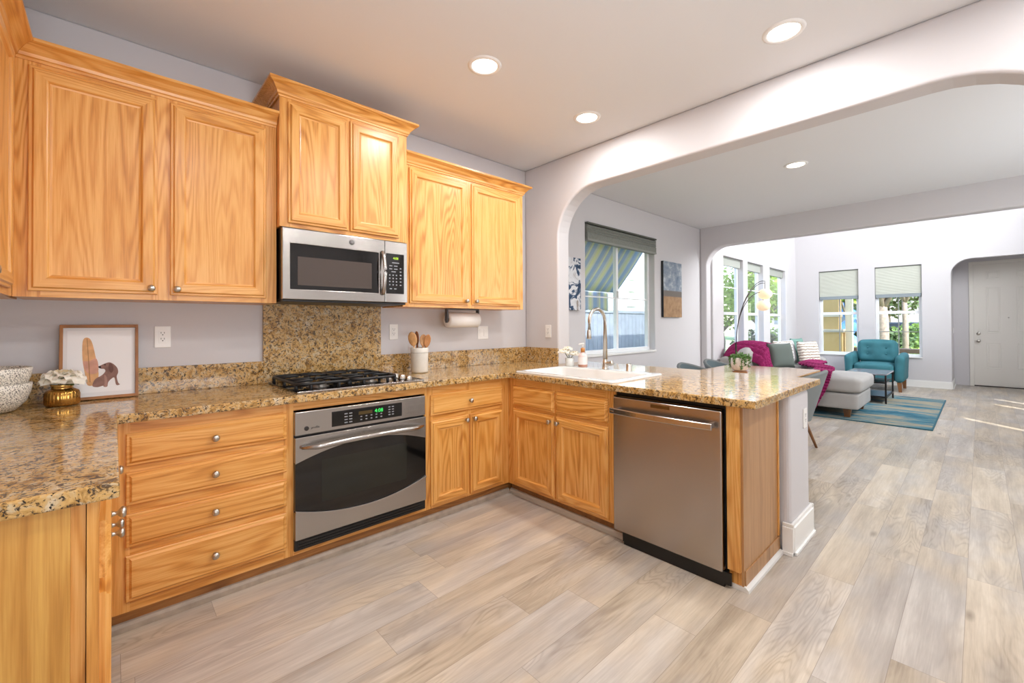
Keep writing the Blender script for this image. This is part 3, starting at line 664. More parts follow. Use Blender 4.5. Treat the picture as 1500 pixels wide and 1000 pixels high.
front(c, 'door', 0.827, 1.332, 1.4236, 2.374, YU, DOORP, (1.305, 1.452)); front(c, 'door', 1.372, 1.897, 1.4236, 2.374, YU, DOORP, (1.40, 1.452))
crown(c, [(0.7790, YU, 0, -1), (1.935, YU, 1, -1), (1.935, -0.002, 1, 0)])

# ---------------------------------------------------------------- appliances
LEDG = emit('green_digits', '#3df06a', 1.4); LEDY = emit('lime_digits', '#c6f03c', 1.4)
LEG = plain('legend_print', '#8b8e92', 0.5); GLASSIN = plain('oven_inner_glass', '#1d1f1a', 0.08, spec=0.5); EMB = plain('emblem_dark', '#3d3a38', 0.35, 0.6)
# wall oven
t = thing('wall_oven', 'stainless steel built-in wall oven with an arched black glass window under the cooktop', 'oven', (0.378, -0.60, 0.113))
obj('body', MB().box(-0.006, 0.7565, -0.609, -0.06, 0.114, 0.822), BLACKP, t)
cp = obj('control_panel', MB().box(-0.008, 0.758, -0.634, -0.6105, 0.703, 0.824), STEEL, t, bevel=0.004)
obj('clock_digits', place_text(text('4:08', 0.030), (0.445, -0.6385, 0.775)), LEDG, cp)
mb = MB().box(0.178, 0.593, -0.6375, -0.6345, 0.722, 0.802, 0); mb.mat = 1
for i in range(5):
    for j in range(2): mb.box(0.335+0.03*i, 0.345+0.03*i, -0.6382, -0.6374, 0.735+0.017*j, 0.741+0.017*j)
for i in range(2):
    for j in range(4):
        mb.box(0.245+0.026*i, 0.262+0.026*i, -0.6382, -0.6374, 0.732+0.016*j, 0.738+0.016*j); mb.box(0.505+0.022*i, 0.518+0.022*i, -0.6382, -0.6374, 0.738+0.015*j, 0.744+0.015*j)
obj('display_panel', mb, [BLACKG, LEG], cp)
obj('lit_strip', MB().box(0.325, 0.405, -0.6382, -0.6374, 0.766, 0.784), plain('amber_strip', '#4a3a14', 0.4), cp)
obj('emblem', MB().lathe((0.048, -0.6345, 0.735), [(0.0115, 0), (0.0115, -0.0025), (0.009, -0.003), (0, -0.003)], 20, 'y'), EMB, cp)
obj('lettering', place_text(text('profile', 0.017), (0.092, -0.6345, 0.735)), EMB, cp)
N = 28; xs = [-0.008+0.766*i/N for i in range(N+1)]
top = lambda x: 0.560+0.068*(1-((x-0.375)/0.383)**2); bot = lambda x: 0.325-0.066*(1-((x-0.375)/0.383)**2)
dr = obj('door', MB().prism([(x, top(x)) for x in xs]+[(0.758, 0.693), (-0.008, 0.693)], 'y', -0.6395, -0.6105).prism([(x, bot(x)-0.012) for x in xs]+[(0.758, 0.170), (-0.008, 0.170)], 'y', -0.6395, -0.6105), STEEL, t, bevel=0.002)
obj('window', MB().prism([(x, top(x)+0.004) for x in xs]+[(x, bot(x)-0.004) for x in reversed(xs)], 'y', -0.636, -0.612), BLACKG, dr)
x2 = [0.125+0.50*i/16 for i in range(17)]
obj('inner_window', MB().prism([(x, min(0.555, top(x)-0.03)) for x in x2]+[(x, max(0.335, bot(x)+0.03)) for x in reversed(x2)], 'y', -0.6366, -0.6355), GLASSIN, dr)
obj('window_rim', MB().prism([(x, bot(x)-0.001) for x in xs]+[(x, bot(x)-0.014) for x in reversed(xs)], 'y', -0.645, -0.6375), STEEL, dr, bevel=0.002)
hp = []
for i in range(21):
    u = i/20; x = 0.020+0.712*u; b = math.sin(PI*u)
    hp.append((x, -0.650-0.036*min(1, 3.2*b) - 0.012*b, 0.642+0.010*b))
obj('handle', MB().tube(hp, [0.008+0.006*min(1, 4*math.sin(PI*i/20)) for i in range(21)], 12), STEEL, dr)
mb = MB().box(-0.008, 0.758, -0.628, -0.6105, 0.113, 0.167)
for i in range(3): mb.box(0.01, 0.74, -0.632, -0.6275, 0.121+0.015*i, 0.128+0.015*i)
obj('vent_grille', mb, BLACKP, t)

# microwave
t = thing('microwave', 'stainless steel over-the-range microwave with a black window below the short cabinet', 'microwave', (0.378, -0.2, 1.405))
obj('body', MB().box(-0.002, 0.760, -0.378, -0.024, 1.419, 1.8255), BLACKP, t)
obj('bottom_vent', MB().box(0.0, 0.756, -0.39, -0.03, 1.405, 1.4185), BLACKP, t, bevel=0.003)
dr = obj('door', MB().grid('y', [-0.006, 0.034, 0.559, 0.6], [1.419, 1.476, 1.734, 1.818], -0.405, -0.3785, lambda u, v: not (0.034 < u < 0.559 and 1.476 < v < 1.734)), STEEL, t, bevel=0.003)
obj('window', MB().box(0.034, 0.559, -0.4015, -0.385, 1.476, 1.734), BLACKG, dr)
obj('inner_window', MB().box(0.074, 0.512, -0.4025, -0.4015, 1.500, 1.662), plain('microwave_mesh_glass', '#4d443f', 0.12, spec=0.5), dr)
hp = [(0.582, -0.407, 1.742)]+[(0.582, -0.415-0.032*math.sin(PI*i/12)**0.7, 1.738-0.264*i/12) for i in range(13)]+[(0.582, -0.407, 1.470)]
obj('handle', MB().tube(hp, 0.0125, 12, flat=0.7), STEEL, dr)
obj('emblem', MB().lathe((0.383, -0.4052, 1.779), [(0.0155, 0), (0.0155, -0.002), (0.012, -0.003), (0, -0.003)], 22, 'y'), EMB, dr)
mb = MB().tube([(0.383+0.0085*math.cos(PI*i/8), -0.4087, 1.779+0.0085*math.sin(PI*i/8)) for i in range(17)], 0.0012, 6)
for a in (0.3, 1.9, 3.6, 5.2): mb.tube([(0.383+0.002*math.cos(a), -0.4087, 1.779+0.002*math.sin(a)), (0.383+0.006*math.cos(a+0.6), -0.4087, 1.779+0.006*math.sin(a+0.6))], 0.001, 5)
obj('emblem_script', mb, CHROME, dr)
cp = obj('control_column', MB().box(0.6025, 0.761, -0.405, -0.3785, 1.419, 1.818), STEEL, t, bevel=0.003)
obj('clock_digits', place_text(text('4:08', 0.022), (0.675, -0.4085, 1.708)), LEDY, cp)
mb = MB().box(0.609, 0.735, -0.4075, -0.4052, 1.476, 1.738, 0); mb.mat = 1
for i in range(3):
    for j in range(4): mb.box(0.628+0.024*i, 0.637+0.024*i, -0.4084, -0.4075, 1.530+0.021*j, 1.538+0.021*j)
for j in range(6): mb.box(0.704, 0.716, -0.4084, -0.4075, 1.530+0.022*j, 1.537+0.022*j)
for i, (a, b, z) in enumerate(((0.63, 0.65, 1.655), (0.664, 0.688, 1.655), (0.63, 0.65, 1.635), (0.664, 0.688, 1.635), (0.65, 0.70, 1.676), (0.645, 0.675, 1.617), (0.632, 0.648, 1.505), (0.664, 0.680, 1.505))): mb.box(a, b, -0.4084, -0.4075, z, z+0.006)
obj('keypad', mb, [BLACKG, LEG], cp)

# dishwasher
t = thing('dishwasher', 'brushed stainless steel dishwasher at the end of the peninsula', 'dishwasher', (1.75, -1.865, 0.016))
obj('body', MB().box(1.497, 2.03, -2.172, -1.557, 0.08, 0.872), BLACKP, t)
dr = obj('door', MB().box(1.455, 1.495, -2.168, -1.555, 0.076, 0.846), STEELD, t, bevel=0.006, seg=3)
obj('control_lip', MB().box(1.462, 1.4965, -2.168, -1.557, 0.8475, 0.856), BLACKG, t, bevel=0.002)
hp = []
pts = []
for i in range(17):
    u = i/16; pts.append((1.420-0.016*math.sin(PI*u), -2.140+0.578*u))
L = []
for x, y in pts: L.append([(x, y, 0.755), (x-0.013, y, 0.758), (x-0.013, y, 0.788), (x, y, 0.791)])
obj('handle', MB().loft(L, smooth=False), steel('bar_steel', '#c4c0bb', 0.2, 'y'), dr, bevel=0.003)
for a in (-2.130, -1.597): obj('handle_mount', MB().box(1.417, 1.4555, a, a+0.025, 0.760, 0.786), STEELD, dr, bevel=0.003)
obj('indicator_window', MB().box(1.4540, 1.4555, -1.905, -1.797, 0.816, 0.834), plain('bronze_window', '#5a3a18', 0.25), dr)
obj('badge', MB().box(1.4025, 1.4072, -1.592, -1.567, 0.768, 0.776), CHROME, dr)
obj('kick_plate', MB().box(1.475, 1.486, -2.2, -1.603, 0.016, 0.0745).box(1.4765, 1.50, -2.168, -1.61, 0.0, 0.0155), BLACKP, t)

# cooktop
t = thing('gas_cooktop', 'black gas cooktop with cast iron grates set into the granite', 'cooktop', (0.385, -0.32, 0.9145))
mb = MB().box(0.010, 0.760, -0.605, -0.045, 0.9146, 0.9225)
obj('glass_tray', mb, BLACKG, t, bevel=0.003)
obj('steel_trim', MB().box(0.010, 0.762, -0.613, -0.6055, 0.9146, 0.9255).box(0.7605, 0.768, -0.6055, -0.045, 0.9146, 0.9255), STEEL, t, bevel=0.002)
for bx, by, r in ((0.165, -0.455, 0.045), (0.165, -0.195, 0.038), (0.465, -0.455, 0.038), (0.465, -0.195, 0.045)):
    b = obj('burner', MB().lathe((bx, by, 0.9226), [(r*1.35, 0), (r*1.35, 0.004), (r*1.05, 0.006), (r, 0.014), (r*0.9, 0.016)], 24), plain('burner_alloy', '#6d6a66', 0.4, 0.8) if 'burner_alloy' not in bpy.data.materials else bpy.data.materials['burner_alloy'], t)
    obj('burner_cap', MB().lathe((bx, by, 0.9386), [(r*0.95, 0), (r*0.98, 0.005), (r*0.8, 0.009), (0, 0.010)], 24), IRON, b)
def rr(x0, x1, y0, y1, r, z, n=5):
    P = []
    for cx, cy, a0 in ((x1-r, y1-r, 0), (x0+r, y1-r, PI/2), (x0+r, y0+r, PI), (x1-r, y0+r, 3*PI/2)):
        for i in range(n+1): a = a0+PI/2*i/n; P.append((cx+r*math.cos(a), cy+r*math.sin(a), z))
    return P
for gx0, gx1 in ((0.022, 0.308), (0.316, 0.600)):
    mb = MB(); zt = 0.958
    P = rr(gx0, gx1, -0.575, -0.07, 0.05, zt); P.append(P[0]); mb.tube(P, 0.0085, 8)
    mid = -0.325; mb.tube([(gx0, mid, zt), (gx1, mid, zt)], 0.0085, 8)
    cx = (gx0+gx1)/2
    for cy in (-0.455, -0.195):
        for k in range(4):
            a = PI/4+PI/2*k if False else PI/2*k
            ex = (gx1-cx) if k % 2 == 0 else 0.13
            mb.tube([(cx+0.028*math.cos(a), cy+0.028*math.sin(a), zt+0.004), (cx+0.06*math.cos(a), cy+0.06*math.sin(a), zt+0.006), (cx+ex*math.cos(a), cy+ex*math.sin(a), zt)], 0.0075, 8)
    for fx in (gx0+0.002, gx1-0.002):
        for fy in (-0.54, -0.325, -0.11): mb.tube([(fx, fy, zt), (fx, fy, 0.9228)], [0.008, 0.010], 8)
    for fy in (-0.573, -0.072):
        for fx in (cx-0.075, cx+0.075): mb.tube([(fx, fy, zt), (fx, fy, 0.9228)], [0.008, 0.010], 8)
    obj('grate', mb, IRON, t)
for i in range(5):
    obj('control_knob', MB().lathe((0.686, -0.200-0.088*i, 0.9226), [(0.027, 0), (0.027, 0.004), (0.022, 0.006), (0.021, 0.022), (0.017, 0.027), (0, 0.028)], 20), CHROME, t)

# sink
x0, x1, y0, y1 = 1.500, 2.118, -1.525, -0.658
t = thing('kitchen_sink', 'white drop-in sink set in the peninsula countertop', 'sink', ((x0+x1)/2, (y0+y1)/2, 0.915))
L = [rr(x0, x1, y0, y1, 0.04, 0.9145), rr(x0, x1, y0, y1, 0.04, 0.921), rr(x0+0.006, x1-0.006, y0+0.006, y1-0.006, 0.036, 0.926), rr(1.540, 1.985, -1.487, -0.698, 0.06, 0.926), rr(1.546, 1.979, -1.481, -0.704, 0.06, 0.918),
     rr(1.555, 1.970, -1.470, -0.715, 0.06, 0.78), rr(1.60, 1.925, -1.43, -0.755, 0.06, 0.735)]
obj('basin', MB().loft(L, (False, True)), PORC, t)
obj('drain', MB().lathe((1.76, -1.09, 0.7355), [(0.045, 0), (0.045, 0.003), (0.03, 0.001), (0, 0.001)], 20), NICK, t)
ZD = 0.9262
fx, fy = 2.075, -1.068
t = thing('kitchen_faucet', 'brushed nickel gooseneck faucet at the back of the sink', 'faucet', (fx, fy, ZD))
arc = [(fx, fy, 1.00), (fx, fy, 1.285)]+[(fx-0.0975+0.0975*math.cos(PI*i/14), fy, 1.285+0.0975*math.sin(PI*i/14)) for i in range(1, 14)]+[(fx-0.195, fy, 1.285), (fx-0.197, fy, 1.235)]
obj('spout', MB().tube(arc, [0.0175, 0.0125]+[0.0125]*(len(arc)-2), 14), NICK, t)
obj('spray_head', MB().tube([(fx-0.197, fy, 1.2345), (fx-0.198, fy, 1.222), (fx-0.200, fy, 1.165), (fx-0.200, fy, 1.160)], [0.0128, 0.0150, 0.0172, 0.0150], 14), NICK, t)
obj('base', MB().lathe((fx, fy, ZD), [(0.028, 0), (0.028, 0.004), (0.0235, 0.007), (0.0225, 0.030), (0.0175, 0.075)], 20), NICK, t)
h = obj('handle', MB().cyl((fx, fy-0.010, 0.970), (fx, fy-0.052, 0.970), 0.0165, n=18), NICK, t, bevel=0.002)
obj('lever', MB().tube([(fx, fy-0.046, 0.970), (fx+0.004, fy-0.058, 0.975), (fx+0.006, fy-0.070, 0.980)], [0.0185, 0.0185, 0.015], 14), NICK, h)
tag(obj('air_gap_cap', MB().lathe((2.075, -1.275, ZD), [(0.024, 0), (0.024, 0.003), (0.021, 0.005), (0.021, 0.048), (0.017, 0.054), (0, 0.055)], 20), NICK), 'short brushed nickel cylinder cap on the sink deck right of the faucet', 'sink fitting')

# ---------------------------------------------------------------- small kitchen things
t = thing('soap_bottle', 'pink and white pump soap bottle behind the sink, left of the faucet', 'soap bottle', (2.085, -0.845, ZD))
b = (2.085, -0.845, ZD)
obj('bottle', MB().lathe(b, [(0.034, 0), (0.037, 0.004), (0.037, 0.085), (0.030, 0.102), (0.016, 0.112), (0.015, 0.118)], 22), plain('soap_glass', '#e3cfcd', 0.2, spec=0.5), t)
obj('label', MB().lathe(b, [(0.0374, 0.022), (0.0376, 0.023), (0.0376, 0.080), (0.0374, 0.081)], 22, caps=(False, False)), plain('paper_label', '#eae4e2', 0.6), t)
obj('soap', MB().lathe(b, [(0.0373, 0.003), (0.0375, 0.004), (0.0375, 0.018), (0.0373, 0.019)], 22, caps=(False, False)), plain('pink_soap', '#b3806a', 0.3), t)
obj('collar', MB().lathe((b[0], b[1], ZD+0.1185), [(0.017, 0), (0.017, 0.030), (0.010, 0.034)], 18), plain('copper_collar', '#c98a4e', 0.3, 0.6), t)
obj('pump', MB().cyl((b[0], b[1], ZD+0.1525), (b[0], b[1], ZD+0.180), 0.006, n=10).tube([(b[0]+0.008, b[1]-0.004, ZD+0.184), (b[0], b[1], ZD+0.184), (b[0]-0.020, b[1]+0.010, ZD+0.184), (b[0]-0.030, b[1]+0.016, ZD+0.178)], [0.010, 0.010, 0.007, 0.005], 10), PLASTW, t)

def petal(name, h):
    b = NB(name); b.set(Base_Color=hexc(h), Roughness=0.7)
    tr = b.n('BsdfTranslucent'); tr.inputs[0].default_value = hexc(h); mx = b.n('MixShader'); mx.inputs[0].default_value = 0.3
    b.l(b.b.outputs[0], mx.inputs[1]); b.l(tr.outputs[0], mx.inputs[2]); b.l(mx.outputs[0], b.t.nodes['Material Output'].inputs[0]); return b.m
PETAL = petal('white_petal', '#fffcf2'); PETALC = petal('cream_petal', '#fbf0d2'); LEAFM = plain('leaf_green', '#4f6b35', 0.5, var=0.25, vscale=40)
def bloom(mb, c, r, n=26, seed=1, flat=0.62):
    rg = random.Random(seed)
    for k in range(n):
        u = k/(n-1); el = 1.35-1.45*u; az = k*2.39996; L = r*(0.45+0.55*u)*(0.9+0.2*rg.random()); wd = r*(0.34+0.26*u)
        d = Vector((math.cos(az)*math.cos(el), math.sin(az)*math.cos(el), math.sin(el)*flat)); sd = Vector((-math.sin(az), math.cos(az), 0)); nn = d.cross(sd).normalized()
        b0 = Vector(c)+d*r*0.05
        def fn(i, j, b0=b0, d=d, sd=sd, nn=nn, L=L, wd=wd):
            s_ = (j-0.5)*2; w = wd*math.sin(PI*min(0.97, 0.12+0.80*i))**0.8
            return b0+d*(L*i)+sd*(s_*w)+nn*(-(s_*s_)*wd*0.45+0.16*L*math.sin(i*2.6))+Vector((0, 0, 0.03*r*math.sin(5*s_+k)))
        mb.mat = 1 if u < 0.3 else 0
        mb.sheet(6, 6, fn)
t = thing('gold_ribbed_vase', 'ribbed gold glass vase on the counter beside the framed dog picture', 'vase', (-0.862, -0.185, CH))
vz = CH+0.0005
obj('body', MB().lathe((-0.862, -0.185, vz), [(0.040, 0), (0.054, 0.003), (0.0575, 0.012), (0.0575, 0.052), (0.053, 0.066), (0.040, 0.074), (0.036, 0.077)], 112, rfun=lambda a: 1+0.022*math.cos(28*a)), plain('gold_mercury_glass', '#b98a45', 0.13, 0.9, var=0.35, vscale=25), t)
obj('neck', MB().lathe((-0.862, -0.185, vz), [(0.036, 0.0775), (0.0355, 0.086), (0.040, 0.096), (0.038, 0.097), (0.033, 0.088), (0.033, 0.079)], 40, caps=(False, False)), plain('gold_neck', '#c39a58', 0.15, 0.9), t)
t = thing('peony', 'large white peony bloom sitting in the gold ribbed vase', 'flower', (-0.862, -0.185, vz+0.09))
mb = MB(); bloom(mb, (-0.862, -0.185, vz+0.116), 0.078, 48, 3, 1.0); obj('petals', mb, [PETAL, PETALC], t)
obj('stem', MB().cyl((-0.862, -0.185, vz+0.079), (-0.862, -0.185, vz+0.112), 0.006, n=8), LEAFM, t)
mb = MB()
for a in (-0.9, -0.4):
    mb.sheet(6, 3, lambda i, j, a=a: Vector((-0.862, -0.185, vz+0.103))+Vector((math.cos(a), math.sin(a), 0))*(0.02+0.04*i)+Vector((-math.sin(a), math.cos(a), 0))*((j-0.5)*0.034*math.sin(PI*(0.08+0.88*i)))+Vector((0, 0, -0.012*i*i)))
obj('leaf', mb, LEAFM, t)

def speckle():
    b = NB('speckled_ceramic'); v = b.coords()
    vo = b.n('TexVoronoi'); vo.inputs['Scale'].default_value = 230; b.l(v, vo.inputs['Vector'])
    nz = b.noise(v, 260, 1, 0.5)
    f = b.math('ADD', vo.outputs['Distance'], b.math('MULTIPLY', nz, 0.5))
    b.color(b.ramp(f, [(0.60, hexc('#1d1b19')), (0.66, hexc('#e8e2d6'))])); b.set(Roughness=0.4); return b.m
SPK = speckle()
BX, BY = -1.075, -0.24
def bowl(z, r, h, lab):
    P = [(r*0.42, 0), (r*0.62, 0.006), (r*0.86, h*0.35), (r*0.97, h*0.70), (r, h), (r-0.005, h+0.002), (r-0.010, h), (r*0.90, h*0.68), (r*0.78, h*0.36), (r*0.5, 0.014), (0, 0.012)]
    tag(obj('ceramic_bowl', MB().lathe((BX, BY, z), P, 48, caps=(True, False)), SPK), lab, 'bowl', 'stacked speckled bowls')
bowl(CH+0.0005, 0.128, 0.118, 'black speckled white bowl standing on the counter, the lower of the stacked pair')
bowl(CH+0.0665, 0.1285, 0.118, 'black speckled white bowl nested on top of the stacked pair at the left edge')

# framed dog picture leaning on the wall: local frame, x right, z up, front -y; tilted back
PWM = plain('picture_frame_wood', '#9a6430', 0.45, var=0.25, vscale=14)
fx0, fx1, fh = -0.880, -0.597, 0.365
t = thing('picture_frame', 'wood framed print of a brown dog beside a surfboard, leaning on the wall', 'picture frame', ((fx0+fx1)/2, -0.078, CH+0.001), 0, None, -0.12)
fw_ = (fx1-fx0)/2
obj('frame', MB().grid('y', [-fw_, -fw_+0.012, fw_-0.012, fw_], [0, 0.014, fh-0.014, fh], -0.022, 0.0, lambda u, v: not (abs(u) < fw_-0.012 and 0.014 < v < fh-0.014)), PWM, t, local=True, bevel=0.0015)
mt = obj('mat_board', MB().box(-fw_+0.0121, fw_-0.0121, -0.010, -0.002, 0.0141, fh-0.0141), plain('mat_board', '#e4e3e4', 0.7), t, local=True)
pr = obj('print', MB().box(-fw_+0.026, fw_-0.026, -0.0108, -0.0101, 0.034, fh-0.028), plain('print_paper', '#efeeef', 0.7), t, local=True)
def flatp(name, pts, h, dy, var=0.15):
    cx_ = sum(p[0] for p in pts)/len(pts)
    obj(name, MB().prism(pts, 'y', -0.0109-dy, -0.0108), plain('ink_'+name+h[1:], h, 0.7, var=var, vscale=30), pr, local=True)
def ucurve(P, n=4):
    out = []; k = len(P)
    for i in range(k):
        p0, p1, p2, p3 = (Vector((*P[(i+j-1) % k], 0)) for j in range(4))
        for s in range(n):
            u = s/n; q = 0.5*((2*p1)+(p2-p0)*u+(2*p0-5*p1+4*p2-p3)*u*u+(3*p1-p0-3*p2+p3)*u**3); out.append((q.x, q.y))
    return out
q5 = lambda a, b: (-fw_+2*fw_*(a-585)/(1360-585), fh*(1-(b-92)/(770-92+ (0))) if False else fh*(1-(b-92)/(712)))
surf = ucurve([q5(800, 250), q5(838, 212), q5(885, 250), q5(925, 400), q5(955, 560), q5(935, 655), q5(850, 665), q5(825, 560), q5(800, 420)])
flatp('surfboard', surf, '#d9a878', 0.0002)
flatp('surfboard_stripe', ucurve([q5(806, 440), q5(858, 440), q5(935, 420), q5(950, 545), q5(870, 560), q5(826, 520)]), '#cf9b86', 0.0004)
flatp('surfboard_line', [q5(838, 222), q5(845, 222), q5(878, 640), q5(868, 640)], '#a97d55', 0.0006)
dogp = ucurve([q5(955, 495), q5(985, 480), q5(1015, 468), q5(1060, 458), q5(1100, 475), q5(1140, 515), q5(1150, 560), q5(1135, 600), q5(1150, 660), q5(1168, 678), q5(1130, 680), q5(1112, 610), q5(1080, 620), q5(1050, 650), q5(1040, 690), q5(1005, 690), q5(1000, 680), q5(945, 690), q5(900, 680), q5(900, 650), q5(925, 610), q5(985, 580), q5(1020, 545), q5(1010, 520), q5(975, 515)])
flatp('dog', dogp, '#8d6a60', 0.0008, 0.3)
flatp('dog_ear', ucurve([q5(1062, 468), q5(1095, 485), q5(1100, 540), q5(1075, 560), q5(1052, 520)]), '#6e4c43', 0.0010)
flatp('dog_leg', ucurve([q5(1010, 580), q5(1035, 600), q5(1040, 685), q5(1012, 688), q5(1015, 640)]), '#a98377', 0.0010)
flatp('dog_nose', ucurve([q5(952, 492), q5(975, 490), q5(978, 512), q5(958, 508)], 3), '#2d2322', 0.0011)
flatp('dog_eye', ucurve([q5(1012, 474), q5(1024, 476), q5(1022, 486), q5(1012, 484)], 3), '#2d2322', 0.0011)

# utensil crock
cx, cy = 0.995, -0.165
t = thing('utensil_crock', 'white stoneware crock holding wooden spoons beside the cooktop', 'crock', (cx, cy, CH))
obj('crock', MB().lathe((cx, cy, CH+0.0005), [(0.052, 0), (0.060, 0.004), (0.063, 0.012), (0.0635, 0.120), (0.065, 0.150), (0.0655, 0.184), (0.063, 0.187), (0.060, 0.184), (0.058, 0.020), (0, 0.018)], 36), plain('stoneware', '#d9d4cb', 0.55, var=0.06, vscale=25), t)
obj('incised_line', MB().lathe((cx, cy, CH+0.0005), [(0.0652, 0.147), (0.0658, 0.148), (0.0658, 0.150), (0.0652, 0.151)], 36, caps=(False, False)), plain('stoneware_line', '#a9a49b', 0.6), t)
def spoon(dx, dy, lean, L, hexw, lab, rot, bw=0.030, bl=0.050):
    """a wooden spoon rooted in the crock"""
    b0 = Vector((cx+dx, cy+dy, CH+0.022)); d = Vector(lean).normalized(); e = b0+d*L
    wd = plain('spoon_wood_'+hexw[1:], hexw, 0.5, var=0.18, vscale=40) if 'spoon_wood_'+hexw[1:] not in bpy.data.materials else bpy.data.materials['spoon_wood_'+hexw[1:]]
    q = d.to_track_quat('Z', 'Y') @ Matrix.Rotation(rot, 3, 'Z').to_quaternion()
    mb = MB().tube([b0, b0+d*(L*0.5), e], [0.0055, 0.0055, 0.007], 8)
    prof = [(-1.0, 0.18), (-0.85, 0.5), (-0.5, 0.86), (0, 1), (0.5, 0.9), (0.85, 0.55), (1.0, 0.12)]
    L2 = []
    for sgn in (0,):
        for h, w in prof:
            ring = []
            for k in range(16):
                a = 2*PI*k/16; yy = math.sin(a)*0.007
                yy -= 0.006*(1-abs(h))*(1-math.cos(a)**2) if yy > 0 else 0.0
                ring.append(e+d*(bl*0.92)+q @ Vector((bw*w*math.cos(a), yy, bl*h)))
            L2.append(ring)
    mb.loft(L2)
    tag(obj('wooden_spoon', mb, wd), lab, 'wooden spoon', 'utensils in the white crock')
spoon(-0.004, 0.006, (-0.23, -0.02, 1), 0.185, '#d2a06a', 'pale wooden spoon leaning left in the crock', 0.75, 0.033, 0.055)
spoon(0.002, 0.022, (-0.02, 0.05, 1), 0.19, '#8c5530', 'dark brown wooden spoon standing upright in the middle of the crock', 1.3, 0.026, 0.05)
spoon(0.012, -0.008, (0.16, -0.12, 1), 0.172, '#b57a45', 'mid brown wooden spoon leaning right, foremost in the crock', 1.9, 0.026, 0.05)
spoon(0.006, -0.022, (0.10, 0.06, 1), 0.178, '#c79563', 'tan wooden spoon leaning right behind the other spoons of the crock', 0.9, 0.030, 0.045)
# paper towels
px0, px1, py, pz, pr_ = 1.255, 1.545, -0.155, 1.308, 0.060
t = thing('paper_towel_holder', 'dark grey paper towel holder screwed under the right upper cabinet', 'paper towel holder', (1.40, py, 1.25))
GREYP = plain('holder_grey', '#4c4d50', 0.4)
def arm(x0, x1): return MB().prism([(py-0.018, 1.3975), (py+0.018, 1.3975), (py+0.020, 1.308), (py+0.012, 1.286), (py-0.012, 1.286), (py-0.020, 1.308)], 'x', x0, x1)
obj('arm', arm(px0-0.016, px0-0.004), GREYP, t, bevel=0.003); obj('arm', arm(px1+0.004, px1+0.016), GREYP, t, bevel=0.003)
obj('bar', MB().box(px0-0.004, px1+0.004, py-0.016, py+0.016, 1.389, 1.3975), GREYP, t); obj('spindle', MB().cyl((px0-0.005, py, pz), (px1+0.005, py, pz), 0.011, n=14), GREYP, t)
t = thing('paper_towel_roll', 'white paper towel roll under the right upper cabinet', 'paper towel roll', (1.40, py, pz-pr_))
obj('towel', MB().lathe((px0, py, pz), [(0.020, 0.001), (pr_, 0.0), (pr_, px1-px0), (0.020, px1-px0-0.001)], 40, 'x', caps=(False, False)), plain('paper_towel', '#f1eeea', 0.9, bump=0.15, bscale=160), t)
obj('core', MB().lathe((px0+0.0005, py, pz), [(0.0145, 0), (0.020, 0), (0.020, px1-px0-0.001), (0.0145, px1-px0-0.001)], 24, 'x', caps=(False, False)), plain('card_core', '#8f7a62', 0.9), t)

# outlets and switches: local plate facing -y
def plate(lab, loc, rz, kind='outlet', gang=1):
    t = thing('electrical_outlet' if kind == 'outlet' else 'light_switch', lab, kind, loc, rz)
    w = 0.035 if gang == 1 else 0.058
    obj('cover_plate', MB().box(-w, w, -0.006, -0.0005, -0.058, 0.058), PLASTW, t, local=True, bevel=0.003)
    for g in range(gang):
        ox = 0 if gang == 1 else (-0.023, 0.023)[g]
        if kind == 'outlet':
            r = obj('receptacle', MB().box(ox-0.0165, ox+0.0165, -0.0075, -0.006, -0.034, 0.034), PLASTW, t, local=True, bevel=0.001)
            mb = MB()
            for s in (0.018, -0.014): mb.box(ox-0.008, ox-0.0058, -0.0080, -0.0074, s, s+0.009).box(ox+0.0058, ox+0.008, -0.0080, -0.0074, s, s+0.009).box(ox-0.0025, ox+0.0025, -0.0080, -0.0074, s-0.009, s-0.004)
            obj('slot', mb, SLOT, r, local=True)
        else:
            r = obj('rocker', MB().box(ox-0.0165, ox+0.0165, -0.0085, -0.006, -0.033, 0.033), PLASTW, t, local=True, bevel=0.002)
    return t
plate('white wall outlet right of the framed dog picture', (-0.495, 0, 1.213), 0)
plate('white wall outlet above the backsplash left of the utensil crock', (0.868, 0, 1.218), 0)
plate('white double switch plate on the oven wall below the paper towels', (1.735, 0, 1.198), 0, 'light switch', 2)
plate('white wall outlet on the arch wall between the corner and the sink', (2.271, -0.303, 1.205), -PI/2)
plate('white wall outlet on the end of the peninsula wall under the granite', (2.335, -2.30, 0.705), 0)
plate('white double light switch on the wall left of the front door', (11.62, -2.645, 1.10), 0, 'light switch', 2)

